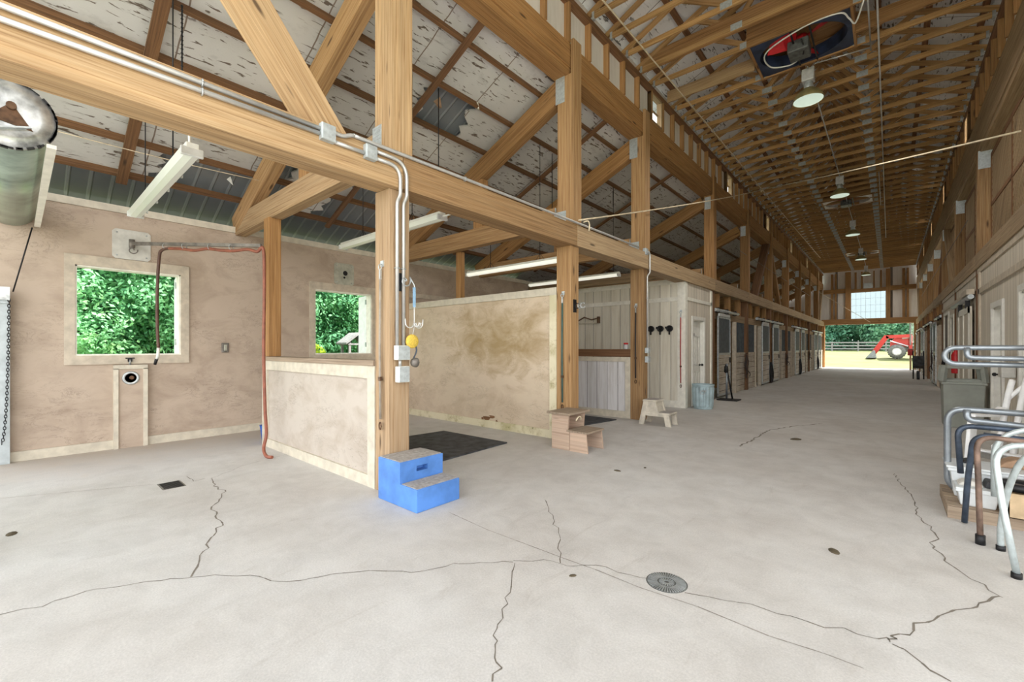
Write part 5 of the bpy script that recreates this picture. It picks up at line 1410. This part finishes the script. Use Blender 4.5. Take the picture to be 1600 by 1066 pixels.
# wooden skid
r = thing('pallet', 'low weathered wooden skid carrying the pile at the right edge', 'pallet', (.9, 5.7, 0))
for k in range(5): MB().box(.37 + 0, 1.29, 5.27 + k * .15, 5.40 + k * .15, .085, .105).build('deck_board', 'wood_grey', r)
for x in (.37, .8, 1.23): MB().box(x, x + .06, 5.26, 6.0, 0, .085).build('stringer', 'wood_grey', r)
MB().box(.37, 1.29, 5.235, 5.26, 0, .1).build('front_board', 'wood_grey', r)
def frame_tube(name, lb, parts, base, cat='pipe frame'):
    r = thing(name, lb, cat, base)
    for nm, pts, rr, mt in parts: MB().tube(pts, rr, 10).build(nm, mt, r)
    return r
Y = 5.74
frame_tube('saddle_rack', 'large grey tube rack with rounded loops at the right edge, at eye level and below', [
    ('lower_loop', fillet([(1.28, Y, .13), (.405, Y, .13), (.405, Y, .885), (1.28, Y, .87)], .13, 8), .027, 'pipe_grey'),
    ('inner_rail', fillet([(.53, Y - .02, .885), (.53, Y - .03, .79), (1.28, Y - .05, .755)], .10, 7), .026, 'pipe_grey'),
    ('upper_loop', [Vector(p) for p in [(1.28, Y, 1.45)]] + arc((.46, Y, 1.375), .075, PI / 2, PI * 1.5, 10, (1, 0, 0), (0, 0, 1)) + [Vector((1.28, Y, 1.295))], .024, 'pipe_grey'),
    ('upper_inner_rail', fillet([(.53, Y - .02, 1.45), (.53, Y - .04, 1.36), (1.28, Y - .05, 1.345)], .10, 7), .023, 'pipe_grey'),
    ('upright', [(1.25, Y + .02, .105), (1.25, Y + .02, 1.45)], .03, 'pipe_grey')], (.95, Y, .1))
frame_tube('pipe_arch', 'dark navy bent pipe stand in the right edge pile, behind the rusty one', [
    ('arch', fillet([(.445, 5.2, .40), (.425, 5.2, .80), (1.35, 5.22, .79), (1.38, 5.2, .02)], .1, 8), .021, 'pipe_navy'),
    ('lower_bar', fillet([(.56, 5.06, .76), (.75, 5.06, .735), (1.36, 5.1, .72)], .1, 6), .018, 'pipe_navy')], (.9, 5.2, 0))
frame_tube('pipe_arch', 'navy bent pipe arch whose foot stands before the wooden skid', [
    ('arch', fillet([(.462, 5.14, .012), (.475, 5.1, .35), (.50, 5.0, .765), (1.36, 5.0, .74), (1.38, 5.0, .02)], .11, 8), .02, 'pipe_navy')], (.9, 5.0, 0))
frame_tube('pipe_arch', 'rusty bent pipe arch standing in front of the wooden skid', [
    ('arch', fillet([(.502, 4.68, .04), (.50, 4.75, .42), (.50, 4.85, .775), (1.3, 4.85, .73), (1.34, 4.75, .02)], .11, 8), .018, 'pipe_rust'),
    ('rubber_foot', [(.502, 4.68, .0), (.502, 4.68, .07)], .028, 'iron_black')], (.9, 4.8, 0))
frame_tube('pipe_arch', 'pale galvanized pipe trestle with two splayed legs, nearest the camera at the right edge', [
    ('arch', fillet([(.60, 4.14, .03), (.545, 4.2, .45), (.52, 4.3, .80), (1.1, 4.35, .86), (1.2, 4.35, .02)], .14, 8), .0185, 'pipe_pale'),
    ('splayed_leg', smooth([(.597, 4.635, .03), (.595, 4.6, .2), (.62, 4.5, .5), (.68, 4.42, .72), (.8, 4.38, .81)], 5), .0185, 'pipe_pale'),
    ('rubber_foot', [(.60, 4.14, 0), (.60, 4.14, .035)], .026, 'iron_black'), ('rubber_foot', [(.597, 4.635, 0), (.597, 4.635, .035)], .026, 'iron_black')], (.9, 4.3, 0))
frame_tube('pipe_arch', 'pale galvanized pipe arch rising out of the cardboard box', [
    ('arch', fillet([(.607, 4.98, .30), (.605, 4.98, .80), (1.2, 5.0, .92), (1.25, 5.0, .12)], .2, 8), .0185, 'pipe_pale')], (.9, 5.0, .1))
# storage tubs and box
r = thing('storage_tub', 'large white plastic tub on the skid behind the pipes', 'tub', (.66, 5.85, .105))
taper(.41, .95, 5.58, 5.94, .105, .36, .03).build('body', 'white_plastic', r, .012)
MB().box(.395, .965, 5.565, 5.955, .335, .365).build('rim', 'white_plastic', r, .008)
MB().box(.385, .975, 5.555, 5.965, .365, .385).build('lid_edge', 'white_plastic', r, .006)
one(MB().prism([(.5, .385), (.62, .385), (.6, .40), (.56, .42), (.52, .405)], 5.75, 5.9), 'glove', 'iron_black', 'black glove lying on the large white tub', 'glove', base=(.56, 5.8, .385))
m_ = MB(); m_.prism([(.72, .385), (.93, .385), (.9, .46), (.83, .47), (.76, .43)], 5.75, 5.95)
one(m_, 'paper_bag', 'tan_bag', 'crumpled tan bag on the large white tub', 'bag', base=(.82, 5.85, .385), bevel=.02)
r = thing('storage_bin', 'small white plastic bin in front of the large tub', 'bin', (.55, 5.47, .105))
taper(.435, .68, 5.30, 5.53, .105, .235, .02).build('body', 'white_plastic', r, .01)
MB().box(.422, .693, 5.287, 5.543, .225, .262).build('rim', 'white_plastic', r, .008)
m_ = MB(); m_.prism([(.44, .262), (.60, .262), (.58, .3), (.52, .315), (.46, .29)], 5.36, 5.52)
one(m_, 'rag', 'hay_white', 'folded pale sack on the small white bin', 'rag', base=(.5, 5.45, .262), bevel=.015)
m_ = MB(); m_.prism([(.6, .262), (.69, .262), (.67, .31), (.62, .325)], 5.38, 5.55)
one(m_, 'cloth', 'rubber', 'dark grey cloth bunched on the small white bin', 'cloth', base=(.65, 5.45, .262), bevel=.015)
r = thing('cardboard_box', 'open cardboard box full of black parts at the right edge', 'box', (.9, 5.2, .105))
m_ = MB(); a, b_, c, d = .70, 1.2, 5.16, 5.5
m_.box(a, b_, c, c + .012, .105, .30); m_.box(a, b_, d - .012, d, .105, .30); m_.box(a, a + .012, c, d, .105, .30); m_.box(b_ - .012, b_, c, d, .105, .30); m_.box(a, b_, c, d, .105, .112)
m_.build('carton', 'cardboard', r)
MB().bar((.7, c, .3), (.655, c + .0, .34), .3, .008, up=(1, 0, 1)).build('flap', 'cardboard', r)
r = thing('rubber_wheel', 'black rubber wheel lying on the cardboard box', 'tire', (.75, 5.28, .3))  # small wheel: rubber tyre with its hub
MB().lathe((.78, 5.33, .33), [(.05, -.02), (.11, -.03), (.128, 0), (.11, .03), (.05, .02), (.05, -.02)], 24, caps=False).build('tyre', 'iron_black', r)
MB().lathe((.78, 5.33, .325), [(0, -.01), (.05, -.01), (.05, .015), (.02, .02), (0, .02)], 18).build('hub', 'steel_arm', r)
m_ = MB()
for k in range(9): m_.bar((.9 + .03 * k, 5.22, .30 + .01 * (k % 3)), (.92 + .03 * k, 5.42, .34 + .012 * (k % 2)), .022, .022)
one(m_, 'brush_head', 'iron_black', 'black ribbed part sticking out of the cardboard box', 'part', base=(1.0, 5.3, .3))
# white plastic garden chair
r = thing('garden_chair', 'white plastic slatted garden chair behind the pipe racks at the right edge', 'chair', (.85, 6.70, .0))
def bar2(nm, p0, p1, w, h, up=(0, 0, 1)): MB().bar(p0, p1, w, h, up=up).build(nm, 'chair_white', r, .008)
for y in (6.42, 6.98):
    bar2('leg', (.56, y, .75), (.44, y, .0), .035, .13, (1, 0, 0))
    bar2('leg', (1.0, y, .45), (1.12, y, .0), .035, .1, (1, 0, 0))
    MB().prism([(.50, .76), (.98, .735), (1.16, .80), (1.16, .83), (.96, .765), (.52, .79)], y - .045, y + .045).build('armrest', 'chair_white', r, .01)
    bar2('side_rail', (.52, y, .42), (1.12, y, .30), .03, .09, (0, 0, 1))
for k in range(5): bar2('seat_slat', (.56 + k * .11, 6.41, .435 - k * .022), (.56 + k * .11, 6.99, .435 - k * .022), .09, .018)
for k in range(6):
    y = 6.42 + .112 * k; top = 1.10 + .05 * math.sin(PI * k / 5)
    MB().tube(smooth([(1.06, y, .34), (1.14, y, .62), (1.26, y, .92), (1.36, y, top)], 5), [.03] * 16, 6).build('back_slat', 'chair_white', r)
MB().tube(smooth([(1.26, 6.40, .88), (1.35, 6.55, 1.08), (1.38, 6.70, 1.13), (1.35, 6.85, 1.08), (1.26, 7.0, .88)], 5), .022, 8).build('back_rim', 'chair_white', r)

r.location = (.99, 6.44, 0); r.rotation_euler = (0, 0, math.radians(62)); r.scale = (.95, .95, 1.0)
# ------------------------------------------------------------------ ropes overhead
one(MB().tube(sag((-3.36, YF, 6.79), (-3.12, 31.5, 6.79), .03, 30), .014, 6), 'rope', 'rope', 'pale rope stretched lengthwise below the left ends of the roof trusses', 'rope', base=(-3.3, 15, 6.79))
r = thing('rope', 'pale rope slanting from the mossy partition post up across the aisle', 'rope', (-3.6, 5.8, 3.4))
MB().tube(sag((-3.64, 5.75, 3.43), (-3.24, 16.4, 6.72), .05, 20) + sag((-3.24, 16.4, 6.74), (1.30, 8.75, 4.32), .03, 20)[1:], .014, 6).build('line', 'rope', r)
MB().tube(smooth([(-3.62, 5.86, 3.42), (-3.6, 5.95, 3.45), (-3.6, 6.0, 3.4), (-3.6, 5.98, 3.3)]), .013, 6).build('tail', 'rope', r)
MB().lathe((-3.24, 16.4, 6.65), [(0, 0), (.03, .03), (.03, .08), (0, .1)], 8).build('knot', 'rope', r)
one(MB().tube(sag((-3.72, 35.7, 5.3), (-1.0, 39.08, 3.2), .02, 10), .012, 5), 'rope', 'rope', 'rope hanging in front of the bright gable window', 'rope', base=(-2, 38, 4))
one(MB().tube([(XL - .0, 15, 4.62), (XL - .0, 33, 4.62)], .008, 5), 'wire', 'steel_arm', 'thin wire along the upper posts of the left row', 'wire', base=(XL, 20, 4.62))
one(MB().tube([(XR - .0, 14, 4.3), (XR - .0, 33, 4.3)], .008, 5), 'wire', 'steel_arm', 'thin wire along the upper posts of the right row', 'wire', base=(XR, 20, 4.3))

# ------------------------------------------------------------------ fans and high-bay lamps
def fan(cy, lb, housing, bl, rad=.60, ang=205):
    r = thing('ceiling_fan', lb, 'fan', (XC, cy, 6.88))
    hx_, hy_ = .715, .60
    m_ = MB(); n = 48; zf = 6.875
    rx, ryy = .655, .54
    idx = []
    for k in range(n):
        a = 2 * PI * k / n; c_, s_ = math.cos(a), math.sin(a)
        q = min(hx_ / max(1e-6, abs(c_)), hy_ / max(1e-6, abs(s_)))
        for z in (0, .03): m_.v.append((XC + rx * c_, cy + ryy * s_, zf + z))
        for z in (0, .03): m_.v.append((XC + q * c_, cy + q * s_, zf + z))
    for k in range(n):
        a = 4 * k; b_ = 4 * ((k + 1) % n)
        m_.face([a, b_, b_ + 2, a + 2]); m_.face([a + 1, a + 3, b_ + 3, b_ + 1]); m_.face([a, a + 1, b_ + 1, b_]); m_.face([a + 2, b_ + 2, b_ + 3, a + 3])
    hp = m_.build('housing_panel', housing, r)
    m_ = MB(); 
    for k in range(n):
        a0, a1 = 2 * PI * k / n, 2 * PI * (k + 1) / n
        p = lambda a, z: (XC + rx * math.cos(a), cy + ryy * math.sin(a), z)
        m_.quad(p(a0, zf), p(a1, zf), p(a1, zf + .22), p(a0, zf + .22))
    m_.build('shroud_ring', housing, r)
    MB().box(XC - hx_ - .0, XC + hx_, cy - hy_, cy + hy_, 7.2, 7.22).build('backing_board', 'wood_orange', r)
    for b_ in ((XC - hx_ - .04, XC - hx_, cy - hy_, cy + hy_), (XC + hx_, XC + hx_ + .04, cy - hy_, cy + hy_), (XC - hx_ - .04, XC + hx_ + .04, cy - hy_ - .04, cy - hy_), (XC - hx_ - .04, XC + hx_ + .04, cy + hy_, cy + hy_ + .04)):
        MB().box(*b_, 6.85, 7.2).build('box_board', 'wood_orange', r)
    for k in range(3):
        a = math.radians(ang + 120 * k)
        m_ = MB(); d = Vector((math.cos(a), math.sin(a), 0)); t_ = Vector((-d.y, d.x, 0))
        c_ = Vector((XC, cy, 6.99)); q = []
        for (rr, w0, w1) in ((.10, -.06, .06), (.22, -.10, .12), (.40, -.15, .17), (.51, -.16, .15)):
            q.append((c_ + d * rr + t_ * w0 + Vector((0, 0, -.09)), c_ + d * rr + t_ * w1 + Vector((0, 0, .09))))
        for i in range(3):
            for dz in (0, .006): m_.quad(*[tuple(Vector(v_) + Vector((0, 0, dz))) for v_ in (q[i][0], q[i + 1][0], q[i + 1][1], q[i][1])])
        m_.build('blade', bl, r, recalc=False)
    MB().lathe((XC, cy, 6.93), [(0, 0), (.1, 0), (.1, .12), (0, .12)], 18).build('hub', bl, r)
    MB().box(XC - .20, XC + .12, cy - .19, cy + .19, 6.73, 6.93).build('motor', 'motor_grey', r, .02)
    for x in (XC - .1, XC + .17): MB().bar((x, cy - hy_, 6.87), (x, cy + hy_, 6.87), .025, .02).build('strut', 'iron_black', r)
    m_ = MB(); m_.tube(smooth([(XC + .02, cy - .25, 6.86), (XC + .05, cy - .15, 6.76), (XC + .02, cy, 6.72)]), .012, 6); m_.build('cable', 'iron_black', r)
    return r
f1 = fan(9.3, 'large ceiling fan with red blades in a dark blue square housing', 'fan_blue', 'red_paint')
MB().tube(smooth([(-.3, 8.62, 6.84), (-.42, 8.95, 6.72), (-.5, 8.9, 6.8), (-.62, 8.72, 6.84), (-1.1, 8.72, 6.85), (-1.7, 9.0, 6.83), (-1.72, 9.45, 6.8), (-1.45, 9.6, 6.78), (-1.28, 9.5, 6.76)], 8), .013, 6).build('power_cable', 'fixture_white', f1)
fan(20.4, 'second ceiling fan, dark red blades in a pale square housing', 'fan_white', 'tractor_red', ang=190)
fan(32.0, 'third ceiling fan, dark blades in a pale housing near the gable end', 'fan_white', 'tie_black', ang=185)
def high_bay(y, lb):
    r = thing('high_bay_lamp', lb, 'lamp', (XC, y, 6.2))
    MB().lathe((XC, y, 6.24), [(.25, 0), (.255, .012), (.235, .08), (.18, .155), (.11, .215), (.07, .23)], 32, caps=False).build('reflector', 'lamp_olive', r)
    MB().lathe((XC, y, 6.24), [(.242, .004), (.225, .075), (.17, .14), (.05, .18), (.0, .18)], 32, caps=False).build('reflector_lining', 'lamp_glow', r)
    MB().lathe((XC, y, 6.33), [(.0, 0), (.04, .01), (.05, .05), (.03, .09)], 14, caps=False).build('bulb', 'lamp_glow', r)
    ld = bpy.data.lights.new('bulb_light', 'SPOT'); ld.energy = 85 if y < 12 else 38; ld.color = (1.0, 0.96, 0.88); ld.shadow_soft_size = .1; ld.spot_size = math.radians(160); ld.spot_blend = .6
    lo = bpy.data.objects.new('bulb_light', ld); lo.location = (0, 0, .035); lo.parent = r; C.objects.link(lo)
    MB().lathe((XC, y, 6.47), [(.07, 0), (.075, .02), (.065, .12), (.06, .13)], 16).build('socket', 'plate_metal', r)
    MB().box(XC - .1, XC + .1, y - .1, y + .1, 6.60, 6.80).build('ballast', 'lamp_body', r, .012)
    MB().box(XC - .1, XC + .1, y - .03, y + .03, 6.80, 6.86).build('mount', 'lamp_body', r)
    return r
hb = [10.1, 17.1, 23.4, 30.2, 36.9]
for k, y in enumerate(hb): high_bay(y, '%s high-bay dome lamp in the row down the aisle ceiling' % ordn(k + 1))
conduit([(XC, 10.0, 6.852), (XC, 37.2, 6.852)], 'conduit along the ceiling joining the dome lamps', .012)
conduit([(XC + .12, 9.97, 6.845), (-.26, 10.1, 6.845)], 'white conduit beyond the red-bladed fan to the first dome lamp', .012)

# ------------------------------------------------------------------ outdoors
m_ = MB()
gx = [-60, -30, -9.4, 8.4, 30, 60]
def GZ(y): return float(np.interp(y, [-60, YE + .6, 44, 48, 62, 90, 120], [-.08, -.02, .22, .57, 1.0, 1.5, 1.8]))
gy = [-60, -30, -3.6, YE + .6, 42, 44, 46, 48, 54, 62, 75, 90, 120]
for i in range(len(gx) - 1):
    for j in range(len(gy) - 1):
        if gx[i] >= -9.4 and gx[i + 1] <= 8.4 and gy[j] >= -3.6 and gy[j + 1] <= YE + .6: continue
        m_.quad((gx[i], gy[j], GZ(gy[j])), (gx[i + 1], gy[j], GZ(gy[j])), (gx[i + 1], gy[j + 1], GZ(gy[j + 1])), (gx[i], gy[j + 1], GZ(gy[j + 1])))
lawn = m_.build('lawn', 'lawn', None, recalc=False); lawn['kind'] = 'stuff'; tag(lawn, 'sunlit yellow-green lawn outside the barn', 'lawn')
def crown(name, mat, seed, R, H, zb, nc, nl, ls, parent):
    g = np.random.default_rng(seed)
    cl = []
    while len(cl) < nc:
        p = g.uniform(-1, 1, 3)
        d = np.linalg.norm(p)
        if .35 < d < 1: cl.append(p)
    cl = np.array(cl) * np.array([R, R, H / 2]) + np.array([0, 0, zb + H / 2])
    rad = g.uniform(.35, .8, nc) * R * .42
    c_ = np.repeat(cl, nl, 0); rr = np.repeat(rad, nl)
    d = g.normal(size=(nc * nl, 3)); d /= np.linalg.norm(d, axis=1)[:, None]
    p = c_ + d * (rr * g.uniform(.55, 1.05, nc * nl))[:, None] * np.array([1, 1, .75])
    nrm = d + g.normal(scale=.6, size=d.shape) + np.array([0, 0, .5]); nrm /= np.linalg.norm(nrm, axis=1)[:, None]
    a = np.cross(nrm, g.normal(size=d.shape)); a /= np.linalg.norm(a, axis=1)[:, None]
    b_ = np.cross(nrm, a)
    L = (ls * g.uniform(.6, 1.3, nc * nl))[:, None]
    v = np.stack([p - a * L, p + b_ * L * .5, p + a * L, p - b_ * L * .5], 1).reshape(-1, 3)
    n = nc * nl
    me = bpy.data.meshes.new(name)
    me.vertices.add(4 * n); me.vertices.foreach_set('co', v.ravel())
    me.loops.add(4 * n); me.loops.foreach_set('vertex_index', np.arange(4 * n))
    me.polygons.add(n); me.polygons.foreach_set('loop_start', np.arange(n) * 4)
    me.update(calc_edges=True)
    me.materials.append(M[mat])
    o = bpy.data.objects.new(name, me); C.objects.link(o); o.parent = parent
    return o
def tree_proto(seed, mat, R, H, zb, nc=130, nl=70, ls=.13):
    r = thing('tree', 'x', 'tree')
    crown('crown', mat, seed, R, H, zb, nc, nl, ls, r)
    MB().tube([(0, 0, -.2), (.05, .03, H * .35), (0, .1, zb + H * .7)], [.2, .15, .06], 8).build('trunk', 'bark', r)
    return r
tA = tree_proto(1, 'leaf_green', 2.6, 7.0, .0, 240, 260, .058)
tB = tree_proto(2, 'leaf_deep', 3.0, 8.5, .1, 230, 230, .07)
tC = tree_proto(3, 'leaf_far', 3.6, 9.0, -.5, 200, 90, .17)
tD = tree_proto(4, 'leaf_far', 4.2, 10.0, -.6, 200, 90, .19)
sets = [('leafy green tree outside the left windows, part of the wood edge', 'trees outside the left windows', [
    (tA, -15.6, 1.2, 1), (tA, -15.2, 4.4, 1.05), (tA, -17.0, 2.9, 1.2), (tB, -18.5, .0, 1.1), (tB, -16.6, 7.0, 1), (tA, -15.9, 9.4, 1.0), (tB, -19.0, 5.6, 1.2), (tB, -19.5, 10.5, 1.2),
    (tA, -17.5, 12.3, 1.1), (tA, -16.5, -2.2, 1.1), (tB, -21, 14.6, 1.3), (tB, -21, 2.2, 1.3), (tA, -18, 15.8, 1.2), (tB, -21.5, 7.8, 1.3), (tB, -17.5, 19.0, 1.2), (tB, -17.5, 23.5, 1.2), (tB, -17.5, 28.5, 1.2), (tB, -17.5, 33.5, 1.2)]),
    ('tree of the distant wood behind the far paddock fence', 'trees behind the paddock fence', [
    ((tC, tD)[k % 2], -26 + k * 3.0, 70 + 4 * ((k * 7) % 3), .85 + .12 * ((k * 5) % 4)) for k in range(19)])]
seen = set()
for lb, gp_, lst in sets:
    for k, (pt, x, y, s_) in enumerate(lst):
        if id(pt) in seen: o = dup(pt)
        else: seen.add(id(pt)); o = pt
        o.location = (x, y, GZ(y) - .05); o.rotation_euler = (0, 0, k * 1.7); o.scale = (s_, s_, s_)
        o['label'] = lb; o['group'] = gp_; USED[lb] = 1
r = thing('shrub', 'lime-green shrub at the lower left corner of the right window view', 'shrub', (-11.8, 5.3, -.1))
crown('foliage', 'leaf_lime', 9, .55, 1.65, .0, 60, 110, .045, r)
r = thing('shelter', 'small grey-roofed garden shelter among the trees, seen through the right window', 'shelter', (-11.8, 6.65, -.1))
m_ = MB(); m_.prism([(6.22, 1.55), (6.62, 1.84), (7.02, 1.55), (7.02, 1.60), (6.62, 1.90), (6.22, 1.60)], -12.3, -11.7, 'X'); m_.build('roof', 'fence_grey', r)
for y in (6.33, 6.86):
    for x in (-12.25, -11.82): MB().box(x, x + .06, y, y + .06, -.1, 1.62).build('post', 'roof_grey', r)
MB().box(-12.28, -11.75, 6.3, 6.95, 1.53, 1.58).build('tie', 'fence_grey', r)
MB().box(-12.28, -11.75, 6.3, 6.95, -.1, 1.3).build('base', 'wall_plate', r)
# paddock fence
r = thing('paddock_fence', 'grey board fence across the far paddock', 'fence', (0, 63, GZ(63)))
for k in range(18): MB().box(-22 + k * 2.4, -21.87 + k * 2.4, 62.95, 63.08, GZ(63) - .1, GZ(63) + 1.15).build('post', 'fence_grey', r)
for q, z in enumerate((.25, .6, .95)): MB().box(-22, 19.5, 62.91, 62.95, GZ(63) + z, GZ(63) + z + .14).build('rail', 'fence_grey', r)
# tractor
gz = GZ(48)
r = thing('tractor', 'red loader tractor parked on the lawn beyond the far doorway', 'tractor', (1.0, 48, gz))
def wheel(nm, x, y, rad, w):
    o = MB().lathe((x, y, gz + rad), [(rad * .55, -w / 2), (rad * .93, -w / 2), (rad, -w * .3), (rad, w * .3), (rad * .93, w / 2), (rad * .55, w / 2)], 28, 'Y', caps=False).build(nm, 'motor_grey', r)
    MB().lathe((x, y, gz + rad), [(0, -w * .35), (rad * .3, -w * .38), (rad * .58, -w * .45), (rad * .58, w * .45), (0, w * .4)], 24, 'Y').build('rim', 'tractor_white', o)
    m_ = MB()
    for k in range(18):
        a = 2 * PI * k / 18; m_.bar((x + rad * math.cos(a), y - w * .45, gz + rad + rad * math.sin(a)), (x + rad * math.cos(a + .15), y + w * .1, gz + rad + rad * math.sin(a + .15)), .07, .06, up=(math.cos(a), 0, math.sin(a)))
    m_.build('tread', 'motor_grey', o)
for y in (47.3, 48.7): wheel('front_wheel', .42, y, .56, .4)
for y in (47.1, 48.9): wheel('rear_wheel', 2.75, y, .85, .55)
MB().box(.0, 2.9, 47.75, 48.25, gz + .55, gz + .95).build('chassis', 'motor_grey', r)
m_ = MB(); m_.prism([(.0, gz + .95), (1.15, gz + .95), (1.15, gz + 1.85), (.35, gz + 1.7), (.02, gz + 1.4)], 47.65, 48.35); m_.build('hood', 'tractor_red', r, .03)
m_ = MB(); m_.prism([(.75, gz + 1.6), (1.15, gz + 1.65), (1.15, gz + 1.84), (.75, gz + 1.77)], 47.6, 47.64); m_.build('hood_stripe', 'tractor_white', r)
cb = MB()
for (x, y) in ((1.2, 47.4), (1.2, 48.55), (2.9, 47.4), (2.9, 48.55)): cb.box(x, x + .08, y, y + .08, gz + 1.1, gz + 2.9)
cab = cb.build('cab_frame', 'motor_grey', r)
MB().box(1.1, 3.1, 47.3, 48.75, gz + 2.9, gz + 3.02).build('cab_roof', 'tractor_white', r, .04)
g_ = MB(); g_.box(1.28, 2.9, 47.42, 47.43, gz + 1.3, gz + 2.9); g_.build('glass', 'glass', cab)
MB().box(1.9, 2.5, 47.8, 48.3, gz + 1.0, gz + 1.9).build('seat', 'rubber', r)
for y in (47.5, 48.42):
    m_ = MB(); m_.bar((1.35, y, gz + 1.85), (-.25, y, gz + 1.78), .1, .26); m_.bar((-.2, y, gz + 1.85), (-1.05, y, gz + .42), .1, .34); m_.build('loader_arm', 'tractor_red', r)
    m_ = MB(); m_.bar((1.25, y, gz + .8), (1.3, y, gz + 1.85), .12, .2); m_.build('loader_post', 'tractor_red', r)
    m_ = MB(); m_.tube([(1.1, y, gz + 1.0), (.0, y, gz + 1.45)], .05, 8); m_.build('cylinder', 'tractor_white', r)
m_ = MB(); m_.prism([(-1.55, gz + .03), (-.85, gz + .03), (-.95, gz + .65), (-1.05, gz + .68)], 47.1, 48.85); m_.build('bucket', 'pipe_grey', r)
print('objects', len(bpy.data.objects))
